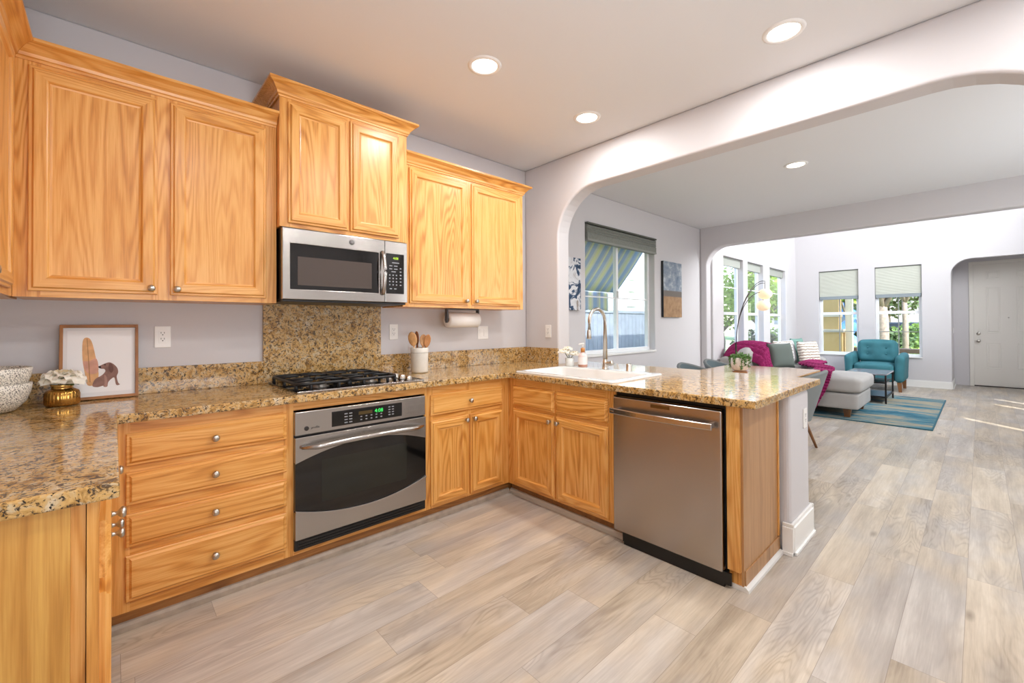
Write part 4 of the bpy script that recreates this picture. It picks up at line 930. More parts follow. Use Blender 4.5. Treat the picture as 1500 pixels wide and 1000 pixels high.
# flowers on the sink deck
t = thing('bud_vase', 'small clear glass vase at the sink corner holding white flowers', 'vase', (2.055, -0.735, ZD))
b = (2.055, -0.735, ZD)
obj('glass', MB().lathe(b, [(0.030, 0.0), (0.034, 0.004), (0.036, 0.068), (0.034, 0.068), (0.032, 0.008), (0, 0.006)], 24), plain('vase_glass', '#d9dad6', 0.08, spec=0.6), t)
for i, (dx, dy, dz, r, lab) in enumerate(((-0.034, 0.030, 0.118, 0.052, 'white flower on the left of the small glass vase by the sink'), (0.030, -0.020, 0.100, 0.054, 'white flower on the right of the small glass vase by the sink'), (0.0, 0.018, 0.142, 0.040, 'white flower on top of the small glass vase by the sink'))):
    f = thing('flower', lab, 'flower', (b[0]+dx*0.3, b[1]+dy*0.3, ZD+0.069), group='white flowers by the sink')
    mb = MB(); bloom(mb, (b[0]+dx, b[1]+dy, ZD+dz), r, 24, 11+i, 0.8); obj('petals', mb, [PETAL, PETALC], f)
    obj('stem', MB().tube([(b[0]+dx*0.3, b[1]+dy*0.3, ZD+0.069), (b[0]+dx, b[1]+dy, ZD+dz)], 0.003, 6), LEAFM, f)

# ---------------------------------------------------------------- dining area
TABW = oak('table_wood', 'x', '#d9b384', '#c39561', '#9c6d3e', 0.12, 3.0)
t = thing('dining_table', 'wooden dining table behind the peninsula counter with a potted plant on it', 'table', (4.2, -1.335, 0))
obj('tabletop', MB().box(3.30, 5.07, -1.81, -0.86, 0.708, 0.748), TABW, t, bevel=0.008)
obj('apron', MB().grid('z', [3.42, 3.445, 4.925, 4.95], [-1.70, -1.675, -0.995, -0.97], 0.63, 0.708, lambda u, v: not (3.445 < u < 4.925 and -1.675 < v < -0.995)), TABW, t)
for lx in (3.43, 4.94):
    for ly in (-1.69, -0.98): obj('leg', MB().loft([rr(lx-0.02, lx+0.02, ly-0.02, ly+0.02, 0.006, 0.0), rr(lx-0.032, lx+0.032, ly-0.032, ly+0.032, 0.008, 0.706)], smooth=False), TABW, t)
CHF = plain('chair_fabric', '#7b7f7f', 0.85, bump=0.25, bscale=400); CHI = plain('chair_inner_fabric', '#5d6b70', 0.85, bump=0.25, bscale=400); WALN = oak('walnut', 'z', '#8a5c34', '#714824', '#50301a', 0.4, 3.0)
def tub_chair(lab, loc, rz):
    t = thing('dining_chair', lab, 'chair', loc, rz, 'grey tub chairs at the dining table')
    A = math.radians(118)
    def top(a): return 0.800-0.27*(abs(a)/A)**1.5
    def fn(i, j, off=0.0):
        a = -A+2*A*i; zb, zt = 0.31, top(a); z = zb+(zt-zb)*j
        k = 0.26+0.145*((z-0.31)/0.5)*max(0.25, math.cos(a*0.62)) + off
        return Vector((k*0.98*math.sin(a), k*math.cos(a), z))
    mb = MB().sheet(36, 10, lambda i, j: fn(i, j, 0.0)); n0 = len(mb.v)
    mb.mat = 1; mb.sheet(36, 10, lambda i, j: fn(i, j, -0.035))
    mb.mat = 0
    s_ = obj('shell', mb, [CHF, CHI], t, local=True)
    edge = [fn(i/40, 1.0, -0.0175) for i in range(41)]
    edge = [fn(0, j/8, -0.0175) for j in range(8)]+edge+[fn(1, 1-j/8, -0.0175) for j in range(1, 9)]
    obj('rim', MB().tube(edge, 0.0182, 8), CHF, s_, local=True)
    obj('seat', MB().rbox(-0.235, 0.235, -0.29, 0.21, 0.33, 0.465, 0.05, 0.012), CHI, t, local=True)
    for sx in (-1, 1):
        for sy in (-1, 1): obj('leg', MB().tube([(sx*0.16, sy*0.15, 0.34), (sx*0.235, sy*0.255, 0.0)], [0.019, 0.0115], 12), WALN, t, local=True)
    return t
ch = tub_chair('grey tub dining chair seen from behind, on the near side of the dining table', (4.33, -1.62, 0), PI)
dup(ch, (4.18, -1.025, 0), 0, 'grey tub dining chair on the window side of the table, left of the pair')
dup(ch, (4.88, -1.025, 0), 0, 'grey tub dining chair on the window side of the table, right of the pair')

# potted plant on the table
pc = (4.196, -1.282, 0.7485)
t = thing('potted_plant', 'trailing green plant in a pale pot on the dining table', 'plant', pc)
obj('saucer', MB().lathe(pc, [(0.068, 0), (0.072, 0.004), (0.072, 0.014), (0.066, 0.017)], 28), plain('saucer_wood', '#9a6a42', 0.5), t)
obj('pot', MB().lathe(pc, [(0.050, 0.0175), (0.072, 0.035), (0.087, 0.075), (0.090, 0.105), (0.084, 0.150), (0.080, 0.158), (0.074, 0.156), (0.07, 0.14), (0, 0.138)], 36, caps=(True, False)), plain('pot_ceramic', '#e6ddd7', 0.45, var=0.1, vscale=30), t)
def leaves(mb, c, rad, n, size, rg, shell=0.35, curl=0.3):
    for _ in range(n):
        v = Vector((rg.gauss(0, 1), rg.gauss(0, 1), rg.gauss(0, 1)))
        if v.length < 1e-3: continue
        v.normalize(); k = shell+(1-shell)*rg.random()**0.5
        p = Vector((c[0]+v.x*rad[0]*k, c[1]+v.y*rad[1]*k, c[2]+v.z*rad[2]*k))
        d = Vector((rg.uniform(-1, 1), rg.uniform(-1, 1), rg.uniform(-0.9, 0.5))).normalized(); s_ = d.cross(Vector((rg.uniform(-1, 1), rg.uniform(-1, 1), rg.uniform(-1, 1)))).normalized(); s = size*rg.uniform(0.6, 1.3)
        nn = d.cross(s_)
        mb.add([p, p+d*s*0.5+s_*s*0.32+nn*s*0.06*curl, p+d*s, p+d*s*0.5-s_*s*0.32+nn*s*0.06*curl], [(0, 1, 2, 3)])
rg = random.Random(5); mb = MB()
leaves(mb, (pc[0], pc[1], pc[2]+0.172), (0.095, 0.095, 0.030), 420, 0.026, rg, 0.1)
obj('foliage', mb, plain('succulent_green', '#5d8540', 0.5, var=0.35, vscale=60), t)
for k, (a, L) in enumerate(((-2.62, 0.125), (-2.25, 0.085), (-1.75, 0.10), (2.9, 0.07), (-1.05, 0.06), (0.6, 0.10), (1.9, 0.11))):
    mb = MB(); pts = []
    for i in range(9):
        z = 0.168-L*i/8; rr_ = 0.088+0.006*math.sin(i)+(0.004 if i < 3 else 0.004*math.sin(PI*i/8)); pts.append(Vector((pc[0]+rr_*math.cos(a+0.04*math.sin(i*1.7)), pc[1]+rr_*math.sin(a+0.04*math.sin(i*1.7)), pc[2]+z)))
    mb.tube(pts, 0.0025, 5)
    for p in pts: leaves(mb, p, (0.010, 0.010, 0.010), 9, 0.018, rg)
    obj('trailing_stem', mb, bpy.data.materials['succulent_green'], t)

# canvases on the window wall
def beach():
    b = NB('beach_canvas'); v = b.coords(); sp = b.n('SeparateXYZ'); b.l(v, sp.inputs[0]); z = sp.outputs[2]
    cl = b.noise(b.coords((1.2, 1, 1.8)), 4.5, 5, 0.6)
    skyc = b.ramp(cl, [(0.35, hexc('#5f7186')), (0.55, hexc('#8d97a3')), (0.68, hexc('#c9ccd0'))])
    sn = b.noise(v, 14, 4, 0.6)
    sand = b.ramp(sn, [(0.3, hexc('#8a6a4c')), (0.7, hexc('#b08d68'))])
    f1 = b.ramp(b.math('MULTIPLY', z, 1.2), [(0.44, (0, 0, 0, 1)), (0.46, (1, 1, 1, 1))])
    low = b.mix(b.ramp(b.math('MULTIPLY', z, 1.2), [(0.34, (0, 0, 0, 1)), (0.36, (1, 1, 1, 1))]), sand, hexc('#6d6660'))
    b.color(b.mix(f1, low, skyc)); b.set(Roughness=0.7); return b.m
def sail():
    b = NB('abstract_canvas'); v = b.coords(); n = b.noise(v, 7, 4, 0.6, 1.0)
    b.color(b.ramp(n, [(0.36, hexc('#1f3550')), (0.46, hexc('#2c4a6a')), (0.5, hexc('#d8dade')), (0.62, hexc('#c9cace')), (0.72, hexc('#80705f'))])); b.set(Roughness=0.7); return b.m
DARKE = plain('canvas_edge', '#23272d', 0.7)
t = thing('canvas_print', 'tall canvas of a cloudy beach on the wall right of the dining window', 'wall art', (5.19, -0.02, 1.36))
obj('stretcher', MB().box(4.925, 5.46, -0.036, -0.001, 1.36, 2.145), DARKE, t); cv = obj('printed_face', MB().box(4.925, 5.46, -0.0385, -0.0365, 1.36, 2.145), beach(), t)
t = thing('canvas_print', 'blue and white canvas half hidden behind the arch, left of the dining window', 'wall art', (2.82, -0.02, 1.42))
obj('stretcher', MB().box(2.56, 3.09, -0.036, -0.001, 1.42, 1.99), plain('canvas_edge_tan', '#7b6f66', 0.7), t); obj('printed_face', MB().box(2.56, 3.09, -0.0385, -0.0365, 1.42, 1.99), sail(), t)

# ---------------------------------------------------------------- living room
def rugm():
    b = NB('rug_pile'); v = b.coords((1.0, 0.36, 1.0))
    n1 = b.noise(v, 3.2, 5, 0.65, 0.8); n2 = b.noise(b.coords((1, 0.12, 1)), 11, 4, 0.7)
    f = b.math('ADD', b.math('MULTIPLY', n1, 0.72), b.math('MULTIPLY', n2, 0.30))
    b.color(b.ramp(f, [(0.36, hexc('#164a60')), (0.44, hexc('#28657a')), (0.49, hexc('#4d7a85')), (0.53, hexc('#84877f')), (0.60, hexc('#a0977f')), (0.68, hexc('#696a76'))])); b.set(Roughness=0.95)
    b.bump(b.noise(b.coords(), 300, 2), 0.4, 0.004); return b.m
t = thing('area_rug', 'teal and beige abstract area rug on the plank floor under the sofa chaise', 'rug', (7.7, -1.7, 0.0))
obj('pile', MB().box(6.345, 9.165, -2.615, -0.765, 0.0005, 0.0115), rugm(), t)
obj('binding', MB().grid('z', [6.33, 6.345, 9.165, 9.18], [-2.63, -2.615, -0.765, -0.75], 0.0005, 0.013, lambda u, v: not (6.345 < u < 9.165 and -2.615 < v < -0.765)), plain('rug_binding', '#2e5f6e', 0.9), t)
SOFA = plain('sofa_fabric', '#a7a4a1', 0.9, bump=0.3, bscale=350, var=0.05, vscale=3)
t = thing('sectional_sofa', 'light grey sectional sofa with a chaise facing the living room windows', 'sofa', (7.6, -0.9, 0))
ZR = 0.013
obj('base', MB().rbox(6.46, 8.84, -1.10, -0.17, 0.12, 0.335, 0.03), SOFA, t); obj('chaise_base', MB().rbox(6.42, 7.42, -1.93, -1.105, 0.12, 0.335, 0.03), SOFA, t)
obj('backrest', MB().rbox(6.43, 8.84, -0.42, -0.16, 0.34, 0.74, 0.06), SOFA, t)
obj('chaise_cushion', MB().rbox(6.40, 7.42, -1.965, -0.43, 0.34, 0.545, 0.06, 0.015, 14), SOFA, t)
obj('seat_cushion', MB().rbox(7.425, 8.60, -1.13, -0.43, 0.34, 0.535, 0.06, 0.015, 12), SOFA, t)
obj('arm', MB().rbox(8.605, 8.85, -1.12, -0.43, 0.34, 0.645, 0.06), SOFA, t)
for x0, x1 in ((6.45, 7.42), (7.43, 8.58)): obj('back_cushion', MB().rbox(x0, x1, -0.62, -0.425, 0.545, 0.865, 0.08, 0.04, 12), SOFA, t)
for lx, ly in ((6.525, -1.80), (7.34, -1.82), (6.55, -0.26), (8.75, -0.26), (8.75, -1.02)): obj('leg', MB().loft([rr(lx-0.030, lx+0.030, ly-0.030, ly+0.030, 0.006, ZR if ly < -0.8 else 0.0), rr(lx-0.045, lx+0.045, ly-0.045, ly+0.045, 0.008, 0.119)], smooth=False), WALN, t)
def pillow(name, lab, c, w, h, th, yaw, tilt, mat, group='throw pillows on the sectional sofa', extra=None):
    t = thing(name, lab, 'pillow', c, yaw, group, tilt)
    mb = MB()
    def fn(i, j, sg):
        u, v = 2*i-1, 2*j-1
        pin = 1-0.07*(1-abs(u)**3)*abs(v)**2-0.0; pin2 = 1-0.07*(1-abs(v)**3)*abs(u)**2
        k = max(0.0, (1-u**4)*(1-v**4))**0.55
        return Vector((u*w/2*pin2, sg*th/2*k, h/2+v*h/2*pin))
    mb.sheet(16, 16, lambda i, j: fn(i, j, -1)); mb.sheet(16, 16, lambda i, j: fn(i, j, 1))
    obj('cover', mb, mat, t, local=True)
    return t
GRN = plain('sage_velvet', '#6d9187', 0.85, bump=0.2, bscale=300); DGR = plain('grey_green_velvet', '#5d6660', 0.85, bump=0.2, bscale=300); PLG = plain('grey_pillow', '#b5b4b6', 0.9, bump=0.2, bscale=300)
def tuft(name, col):
    b = NB(name); wv = b.n('TexWave', wave_type='BANDS', bands_direction='Z', wave_profile='SIN'); wv.inputs['Scale'].default_value = 6.5; wv.inputs['Distortion'].default_value = 2.2; wv.inputs['Detail'].default_value = 1; wv.inputs['Detail Scale'].default_value = 3.0
    b.l(b.coords(), wv.inputs['Vector'])
    b.color(b.ramp(wv.outputs['Fac'], [(0.08, hexc('#9b8f80')), (0.26, hexc(col))])); b.set(Roughness=0.95); b.bump(wv.outputs['Fac'], 0.8, 0.012); return b.m
CRM = tuft('cream_tufted', '#e6dfd3'); WHT = tuft('white_tufted', '#e4e1dc')
pillow('throw_pillow', 'dark grey green velvet pillow in front of the magenta throw on the sofa', (6.97, -0.93, 0.565), 0.46, 0.40, 0.15, -0.50, -0.22, DGR)
pillow('throw_pillow', 'white tufted pillow leaning behind the dark grey green pillow', (7.40, -0.84, 0.565), 0.46, 0.42, 0.13, -0.35, -0.14, WHT)
pillow('throw_pillow', 'plain light grey pillow in the middle of the sofa back', (7.90, -0.79, 0.56), 0.44, 0.42, 0.13, -0.12, -0.15, PLG)
pillow('throw_pillow', 'cream pillow with wavy lines, foremost on the right of the sofa', (8.14, -1.03, 0.56), 0.48, 0.40, 0.15, -0.40, -0.20, CRM)
pillow('throw_pillow', 'sage green pillow behind the cream wavy pillow', (8.40, -0.80, 0.56), 0.42, 0.44, 0.13, -0.20, -0.14, GRN)
KNIT = plain('magenta_wool', '#8e1a58', 0.95, var=0.2, vscale=50)
def ribs(u, v, nu, nv, amp): return amp*abs(math.sin(PI*nu*u))*(0.55+0.45*abs(math.sin(PI*nv*v+1.2*math.sin(PI*nu*u*2))))
def path3(P, t):
    k = t*(len(P)-1); i = min(int(k), len(P)-2); f = k-i
    p0, p1, p2, p3 = P[max(i-1, 0)], P[i], P[i+1], P[min(i+2, len(P)-1)]
    return 0.5*((2*p1)+(p2-p0)*f+(2*p0-5*p1+4*p2-p3)*f*f+(3*p1-p0-3*p2+p3)*f**3)
t = thing('knit_throw', 'chunky magenta knit throw draped over the left end of the sofa back', 'throw blanket', (6.95, -0.5, 0.56), group='magenta knit throws')
P = [Vector((0, -0.135, 0.52)), Vector((0, -0.140, 0.72)), Vector((0, -0.25, 0.885)), Vector((0, -0.48, 0.905)), Vector((0, -0.715, 0.835)), Vector((0, -0.765, 0.68)), Vector((0, -0.80, 0.585))]
def th1(i, j):
    p = path3(P, 0.03+0.97*j); x = 6.53+0.80*i+0.03*math.sin(5*j); dome = 0.03*math.sin(PI*min(1, max(0, i)))-0.20*max(0, 1-i/0.26)**2
    lift = dome if p.z > 0.70 else dome*max(0, (p.z-0.575)/0.125)
    return Vector((x+0.10*j*(i-0.2), p.y-ribs(i, j, 12, 17, 0.042)-(0.012 if j > 0.5 else 0), p.z+lift+ribs(i, j, 12, 17, 0.042)*(1 if p.z > 0.8 else 0.3)))
obj('knitting', MB().sheet(104, 88, th1), KNIT, t, solid=0.012)
t = thing('knit_throw', 'chunky magenta knit throw trailing along the seat and down the side of the chaise', 'throw blanket', (6.9, -1.3, 0.56), group='magenta knit throws')
Q = [Vector((8.35, -1.08, 0.572)), Vector((7.85, -1.12, 0.585)), Vector((7.35, -1.16, 0.60)), Vector((6.95, -1.38, 0.60)), Vector((6.62, -1.55, 0.605)), Vector((6.43, -1.56, 0.595)), Vector((6.365, -1.53, 0.48)), Vector((6.36, -1.48, 0.30)), Vector((6.365, -1.42, 0.12))]
def th2(i, j):
    p = path3(Q, i); w = 0.16-0.07*min(1, i*1.1); d = 2*j-1
    side = Vector((0.35, 1, 0)) if i < 0.55 else Vector((0.15, 1, 0)); side.normalize()
    out = Vector((0, 0, 1)) if i < 0.6 else Vector((-1, 0, 0.2))
    return p+side*(w*d+0.015*math.sin(14*i))+out*(ribs(i, j, 34, 6, 0.045)+0.02*(1-d*d)+0.008*math.sin(9*i+3*d))
obj('knitting', MB().sheet(150, 36, th2), KNIT, t, solid=0.012)
tag(obj('tray', MB().box(8.64, 8.82, -1.02, -0.74, 0.647, 0.657), plain('dark_tray', '#3b3f45', 0.3), bevel=0.003), 'thin dark tray lying on the far arm of the grey sofa', 'tray')

# arc lamp
BRZ = plain('bronze_metal', '#3a322c', 0.35, 0.8)
lb = Vector((6.36, -0.46, 0))
t = thing('arc_floor_lamp', 'three armed arc floor lamp with round paper shades hanging over the sofa', 'floor lamp', (lb.x, lb.y, 0))
obj('base', MB().lathe((lb.x, lb.y, 0.0005), [(0.125, 0), (0.125, 0.018), (0.120, 0.024), (0.03, 0.028), (0.014, 0.05)], 32), BRZ, t)
obj('stem', MB().cyl((lb.x, lb.y, 0.0505), (lb.x, lb.y, 0.96), 0.013, n=12), BRZ, t)
GLOBE = emit('paper_shade_glow', '#f6cf9c', 0.85)
gl = NB('paper_shade'); gl.set(Base_Color=hexc('#f3e3c8'), Roughness=0.9); gl.b.inputs['Emission Color'].default_value = hexc('#f8d3a0'); gl.b.inputs['Emission Strength'].default_value = 0.55
for (gx, gy, gz, at) in ((7.0, -0.675, 1.735, 1.945), (7.0, -0.648, 1.550, 1.765), (7.20, -0.615, 1.742, 1.925)):
    E_ = Vector((gx, gy, at)); S_ = Vector((lb.x, lb.y, 0.955))
    pts = []
    for i in range(15):
        u = i/14; c1 = S_+Vector((0.02, -0.01, 0.55)); c2 = E_-(Vector((gx, gy, 0))-Vector((lb.x, lb.y, 0)))*0.45+Vector((0, 0, 0.02))
        pts.append(S_*(1-u)**3+c1*3*u*(1-u)**2+c2*3*u*u*(1-u)+E_*u**3)
    a = obj('arm', MB().tube(pts, 0.0055, 8).tube([E_, E_-Vector((0, 0, at-gz-0.085))], 0.0035, 6), BRZ, t)
    obj('lamp_shade', MB().ell((gx, gy, gz), (0.104, 0.104, 0.084), 28, 18), gl.m, a)

# teal armchair: local front -y, width along x
TEAL = plain('teal_velvet', '#34707a', 0.75, var=0.12, vscale=6, bump=0.15, bscale=300)
t = thing('armchair', 'teal upholstered armchair with a tufted back under the far windows', 'armchair', (9.74, -1.645, 0), -PI/2)
obj('base', MB().rbox(-0.288, 0.288, 0.02, 0.80, 0.17, 0.33, 0.03), TEAL, t, local=True)
obj('seat_cushion', MB().rbox(-0.285, 0.285, 0.0, 0.60, 0.335, 0.50, 0.05, 0.015), TEAL, t, local=True)
for s in (-1, 1):
    xs_ = (-0.43, -0.292) if s < 0 else (0.292, 0.43)
    obj('arm', MB().rbox(xs_[0], xs_[1], 0.02, 0.80, 0.17, 0.655, 0.065, 0.0, 12, lambda p: Vector((p.x*(1+0.10*max(0, p.z-0.3)), p.y, p.z+0.05*max(0, p.y)*(1 if p.z > 0.4 else 0)))), TEAL, t, local=True)
bk = obj('backrest', MB().rbox(-0.288, 0.288, 0.62, 0.80, 0.334, 0.90, 0.07, 0.0, 10, lambda p: Vector((p.x*(1-0.05*(p.z-0.33)), p.y+0.12*(p.z-0.33), p.z))), TEAL, t, local=True)
def tb(p):
    d = 0
    for bx in (-0.14, 0.14):
        for bz in (0.66, 0.78): d += 0.028*math.exp(-((p.x-bx)**2+(p.z-bz)**2)/0.0022)
    return Vector((p.x, p.y+0.10*(p.z-0.5)+(d if p.y < 0.56 else 0), p.z))
bc = obj('back_cushion', MB().rbox(-0.29, 0.29, 0.47, 0.615, 0.505, 0.92, 0.06, 0.02, 20, tb), TEAL, t, local=True)
for bx in (-0.14, 0.14):
    for bz in (0.66, 0.78): obj('button', MB().ell((bx, 0.472+0.10*(bz-0.5), bz), (0.014, 0.008, 0.014), 10, 6), TEAL, bc, local=True)
for sx in (-1, 1):
    for ly in (0.07, 0.75): obj('leg', MB().loft([rr(sx*0.375-0.022, sx*0.375+0.022, ly-0.022, ly+0.022, 0.005, 0.0), rr(sx*0.365-0.034, sx*0.365+0.034, ly-0.034, ly+0.034, 0.006, 0.169)], smooth=False), WALN, t, local=True)

# coffee table
t = thing('coffee_table', 'small dark framed coffee table with a lower shelf in front of the teal armchair', 'coffee table', (8.45, -1.765, ZR))
TOPM = plain('grey_tabletop', '#8f8f98', 0.15, spec=0.6); FRM = plain('dark_frame', '#2f2826', 0.4, 0.5); DKW = plain('dark_drawer', '#38302c', 0.45)
x0, x1, y0, y1 = 8.05, 8.85, -2.03, -1.50
obj('tabletop', MB().box(x0, x1, y0, y1, 0.448, 0.470), TOPM, t, bevel=0.003)
for lx in (x0+0.012, x1-0.012):
    for ly in (y0+0.012, y1-0.012): obj('leg', MB().box(lx-0.011, lx+0.011, ly-0.011, ly+0.011, ZR+0.0005, 0.4475), FRM, t)
obj('lower_shelf', MB().box(x0+0.024, x1-0.024, y0+0.024, y1-0.024, 0.10, 0.122), plain('shelf_blue_grey', '#6b7484', 0.3), t)
obj('shelf_rail', MB().box(x0+0.0235, x1-0.0235, y0+0.003, y0+0.019, 0.10, 0.125), FRM, t)
obj('shelf_rail', MB().box(x0+0.003, x0+0.019, y0+0.0235, y1-0.0235, 0.10, 0.125), FRM, t)
obj('drawer', MB().box(x0+0.03, x0+0.50, y0+0.20, y1-0.028, 0.335, 0.4475), DKW, t, bevel=0.003)
obj('upper_shelf', MB().box(x0+0.024, x1-0.024, y0+0.024, y1-0.024, 0.320, 0.3345), FRM, t)

# ---------------------------------------------------------------- outdoors
def grass():
    b = NB('garden_ground'); n = b.noise(b.coords(), 0.55, 4, 0.6)
    b.color(b.ramp(n, [(0.40, hexc('#7d9a55')), (0.52, hexc('#9aac72')), (0.56, hexc('#b9b3a6')), (0.7, hexc('#c6c0b4'))])); b.set(Roughness=0.95); return b.m
struct(obj('ground', MB().box(-30, 70, -45, 45, -0.25, -0.13), grass()))
FENM = plain('fence_grey_blue', '#8b97a4', 0.8, var=0.12, vscale=5)
t = thing('garden_fence', 'weathered blue grey board fence outside the dining window', 'fence', (6.2, 2.2, -0.13))
mb = MB(); x = 2.2
while x < 8.7: mb.box(x, x+0.132, 2.20, 2.22, -0.13, 1.50); x += 0.142
obj('boards', mb, FENM, t)
obj('top_rail', MB().box(2.2, 8.85, 2.17, 2.235, 1.505, 1.55), FENM, t); obj('upper_rail', MB().box(2.2, 8.85, 2.222, 2.26, 1.20, 1.29), FENM, t)
for i in range(4): obj('post', MB().box(2.3+2.1*i, 2.40+2.1*i, 2.262, 2.36, -0.13, 1.503), FENM, t)
NHW = plain('neighbour_stucco', '#ccd4d6', 0.8, bump=0.15, bscale=40)
t = thing('neighbour_house', 'pale stucco house wall with a window beyond the board fence', 'house', (11, 5.6, -0.13))
obj('wall', MB().box(4, 19, 5.0, 6.5, -0.13, 5.2), NHW, t)
w_ = obj('window', MB().grid('y', [11.9, 11.97, 12.40, 12.47], [1.85, 1.92, 2.35, 2.40, 2.75, 2.82], 4.95, 4.999, lambda u, v: not (11.97 < u < 12.40 and (1.92 < v < 2.35 or 2.40 < v < 2.75))), VINYL, t)
obj('blind', MB().box(11.97, 12.40, 4.985, 4.999, 1.92, 2.75), plain('neighbour_blind', '#b9cdb4', 0.6, var=0.2, vscale=6), w_)
def stripe():
    b = NB('awning_stripes'); v = b.coords(); sp = b.n('SeparateXYZ'); b.l(v, sp.inputs[0])
    f = b.math('FRACT', b.math('MULTIPLY', sp.outputs[0], 2.6))
    b.color(b.ramp(f, [(0.0, hexc('#a9bfd4')), (0.22, hexc('#d3d8c6')), (0.34, hexc('#dfe2a9')), (0.50, hexc('#d3d8c6')), (0.60, hexc('#9cb6d0')), (0.80, hexc('#b9c4c4')), (0.9, hexc('#dcdfb6'))], 'CONSTANT')); b.set(Roughness=0.8)
    b.b.inputs['Transmission Weight'].default_value = 0.0
    return b.m
AWN = stripe()
t = thing('striped_awning', 'blue and yellow striped awning hanging outside the dining window', 'awning', (4.0, 0.6, 1.5))
obj('canopy', MB().sheet(10, 6, lambda i, j: Vector((2.6+2.62*i-0.04*j, 0.152+0.76*j, 2.78-1.02*j-0.05*math.sin(PI*j)))), AWN, t, solid=0.006)
obj('valance', MB().sheet(60, 4, lambda i, j: Vector((2.6+2.40*i, 0.925+0.012*math.sin(40*i), 1.755-(0.27+0.02*abs(math.sin(20*i)))*j))), AWN, t, solid=0.005)
obj('brace_pole', MB().cyl((4.12, 0.36, 2.66), (3.95, 0.90, 1.80), 0.016, n=8), plain('awning_pole', '#5c615f', 0.5), t)
LG = [plain('leaf_bright', '#8fae3f', 0.6, var=0.3, vscale=3), plain('leaf_mid', '#5f7f3a', 0.6, var=0.3, vscale=3), plain('leaf_dark', '#40592f', 0.6, var=0.3, vscale=3), plain('leaf_grey', '#93a07c', 0.6, var=0.3, vscale=3)]
BARK = plain('bark', '#8c8177', 0.9, var=0.25, vscale=12, bump=0.6, bscale=30)
def tree(name, lab, x, y, h, r, leafm, n, size, seed, group, cz=None, trunk=0.12, rz=None):
    rg = random.Random(seed)
    t = thing(name, lab, 'tree' if trunk else 'bush', (x, y, -0.13), group=group)
    cz = cz if cz is not None else h
    if trunk:
        mb = MB().tube([(x, y, -0.13), (x+0.05, y, cz*0.45), (x+0.02, y+0.06, cz)], [trunk, trunk*0.85, trunk*0.55], 10)
        for k in range(5):
            a = k*1.26+seed; mb.tube([(x+0.03, y, cz*0.62), (x+0.5*r*math.cos(a), y+0.5*r*math.sin(a), cz*0.95), (x+0.9*r*math.cos(a), y+0.9*r*math.sin(a), cz+0.5*r)], [trunk*0.5, trunk*0.32, trunk*0.1], 7)
        obj('trunk', mb, BARK, t)
    else:
        obj('stem', MB().cyl((x, y, -0.13), (x, y, cz), 0.03, n=6), BARK, t)
    mb = MB(); leaves(mb, (x, y, cz+(0.25*r if trunk else 0)), (r, r, rz or r*0.8), n, size, rg, 0.2, 1.0)
    obj('foliage', mb, leafm, t)
G1 = 'garden trees outside the tall side windows'
tree('garden_tree', 'bright green tree outside the tall side window nearest the dining room', 11.5, 1.75, 2.2, 1.05, LG[0], 1700, 0.13, 1, G1, 1.7, 0.07)
tree('garden_tree', 'mid green tree outside the middle tall side window', 15.0, 1.95, 2.4, 1.2, LG[0], 1700, 0.15, 2, G1, 1.9, 0.08)
tree('garden_tree', 'grey green tree outside the tall side window nearest the corner', 19.0, 2.4, 3.0, 1.5, LG[3], 1700, 0.18, 3, G1, 2.2, 0.1)
tree('garden_bush', 'dark leafy bush low outside the tall side windows', 13.2, 1.45, 0.8, 0.72, LG[2], 1300, 0.11, 4, G1, 0.5, 0)
tree('garden_bush', 'broad dark hedge low outside the corner side window', 16.9, 2.0, 0.9, 0.8, LG[1], 1300, 0.12, 5, G1, 0.5, 0)
# front garden beyond the far wall
STU = plain('ochre_stucco', '#cfae74', 0.85, bump=0.2, bscale=30); STUT = plain('stone_cap', '#d9ceb6', 0.8)
t = thing('porch_pillar', 'ochre stucco porch pillar outside the left far window', 'pillar', (13.2, -0.36, -0.13))
obj('pier', MB().box(12.98, 13.42, -0.62, -0.05, -0.13, 1.02), STU, t); obj('cap', MB().box(12.94, 13.46, -0.66, -0.01, 1.0205, 1.10), STUT, t, bevel=0.01)
obj('shaft', MB().box(13.02, 13.38, -0.54, -0.16, 1.1005, 2.9), STU, t); obj('band', MB().box(13.0, 13.40, -0.56, -0.14, 1.42, 1.50), STUT, t)
obj('column', MB().box(13.15, 13.30, -0.80, -0.66, -0.13, 2.9), plain('cream_column', '#e9dfc4', 0.7), t)
WDB = plain('bench_wood', '#6a5648', 0.7, var=0.2, vscale=10)
t = thing('garden_bench', 'low brown wooden bench outside beneath the far windows', 'bench', (14, -1.35, -0.13))
obj('seat_board', MB().box(13.75, 14.2, -2.35, -0.42, 0.50, 0.60), WDB, t)
for yy in (-0.60, -1.38, -2.2): obj('leg', MB().box(13.80, 14.15, yy-0.06, yy+0.06, -0.13, 0.499), WDB, t)
def at(x, px):      # y on the plane x seen in photo column px (horizontal ray)
    d = fw*1.0+rt*((px-750)/FPX); k = (x-CAM.x)/d.x; return CAM.y+d.y*k
G2 = 'trees in the front garden'
tree('street_tree', 'thick grey tree trunk left in the right far window', 20, at(20, 1293), 3.0, 1.2, LG[3], 1200, 0.2, 8, G2, 2.9, 0.2, 0.9)
tree('street_tree', 'slim grey tree trunk right in the right far window', 17, at(17, 1326), 3.2, 0.9, LG[3], 700, 0.16, 9, G2, 3.0, 0.085, 0.8)
tree('street_tree', 'leafy yellow green tree high behind the porch pillar', 16.5, at(14.0, 1213), 3.0, 0.42, LG[0], 700, 0.18, 10, G2, 2.2, 0.06)
tree('street_tree', 'grey green tree filling the top of the left far window', 25, at(25, 1244), 3.2, 1.6, LG[3], 1700, 0.24, 12, G2, 3.2, 0.13)
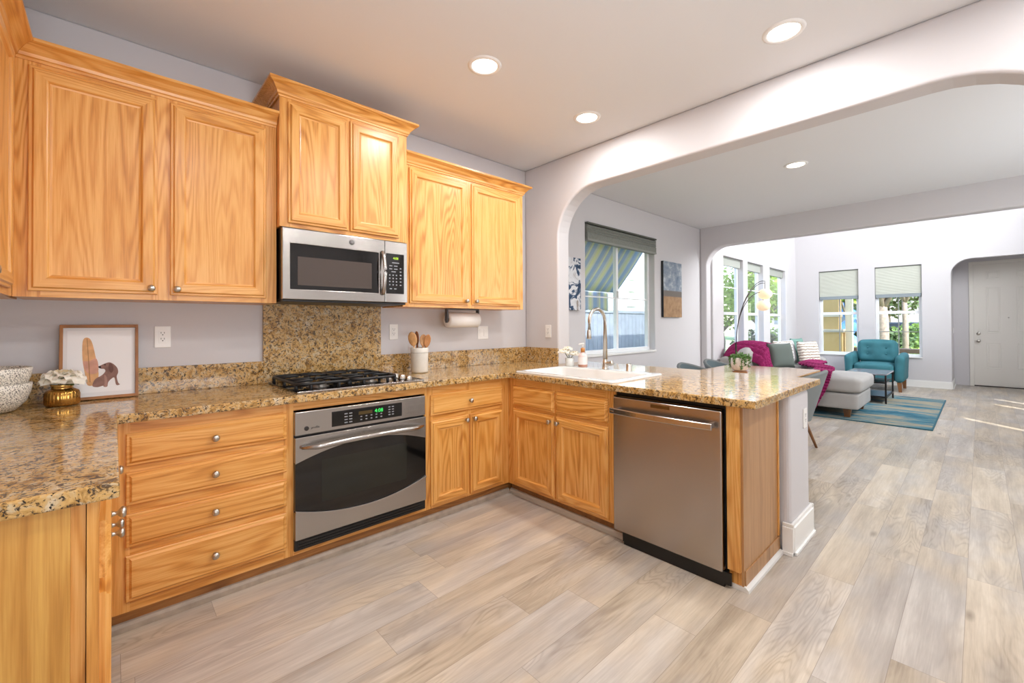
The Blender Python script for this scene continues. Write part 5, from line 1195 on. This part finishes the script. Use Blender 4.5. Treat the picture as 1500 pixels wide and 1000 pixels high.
tree('street_tree', 'bare grey tree far behind the right window', 33, at(33, 1300), 3.6, 2.0, LG[2], 1300, 0.3, 13, G2, 2.6, 0.2)
G3 = 'bushes in the front garden'
for k, (xx, pp, r, m_, lab) in enumerate(((16.8, 1244, 0.45, 0, 'low bright green bush in the left far window'), (18.2, 1297, 0.38, 0, 'low bright green bush left behind the armchair'), (18.5, 1350, 0.4, 0, 'yellow green bush right in the far window'), (24, 1347, 1.1, 1, 'clipped green hedge far behind the right window'), (21.8, 1308, 0.6, 2, 'dark green hedge behind the thick tree trunk'), (21, 1239, 0.8, 2, 'dark green bush behind the blue sculpture'))):
    tree('garden_bush', lab, xx, at(xx, pp), 0.5, r, LG[m_], 900, 0.14 if xx < 20 else 0.2, 20+k, G3, 0.15 if xx < 20 else 0.5, 0, r*0.75)
BLU = plain('blue_sculpture', '#5c8fd6', 0.5)
y_ = at(18, 1243)
t = thing('garden_sculpture', 'wavy light blue garden sculpture standing outside the left far window', 'sculpture', (18, y_, -0.13))
pts = [(18, y_+0.05, -0.12), (18, y_-0.24, 0.35), (18, y_+0.18, 0.85), (18, y_-0.16, 1.32), (18, y_+0.10, 1.75), (18, y_-0.08, 2.0)]
pp = [path3([Vector(p) for p in pts], i/24) for i in range(25)]
obj('ribbon', MB().tube(pp, [0.10+0.16*math.sin(PI*min(1, 0.15+i/24*0.9)) for i in range(25)], 12), BLU, t)
t = thing('parked_car', 'blue grey car parked across the street behind the tree trunks', 'car', (28, at(28, 1308), -0.13), PI/2)
CARP = plain('car_paint', '#54718f', 0.25, 0.3, coat=0.6)
obj('body', MB().rbox(-2.1, 2.1, -0.85, 0.85, 0.25, 0.85, 0.2, 0.02), CARP, t, local=True); obj('cabin', MB().rbox(-1.2, 1.1, -0.74, 0.74, 0.80, 1.40, 0.22, 0.0, 10, lambda p: Vector((p.x*(1-0.25*(p.z-0.8)), p.y, p.z))), plain('car_glass', '#232a30', 0.1), t, local=True)
for wx in (-1.35, 1.35):
    for wy in (-0.80, 0.80): obj('wheel', MB().cyl((wx, wy-0.1, 0.33), (wx, wy+0.1, 0.33), 0.33, n=20), BLACKP, t, local=True)
t = thing('street_house', 'grey house across the street seen through the right far window', 'house', (38, at(38, 1320), -0.13))
yh = at(38, 1310)
obj('wall', MB().box(36, 42, yh-9, yh+9, -0.13, 4.0), plain('house_grey', '#a8a7ad', 0.85), t)
obj('roof', MB().prism([(35.4, 4.0), (42.6, 4.0), (39, 6.2)], 'y', yh-9.5, yh+9.5), plain('roof_brown', '#77695f', 0.85), t)
for k in range(4): obj('window', MB().box(35.95, 36.0, yh-6+4*k-0.6, yh-6+4*k+0.6, 1.2, 2.6), plain('house_window_%d' % k, '#6a7684', 0.2), t)
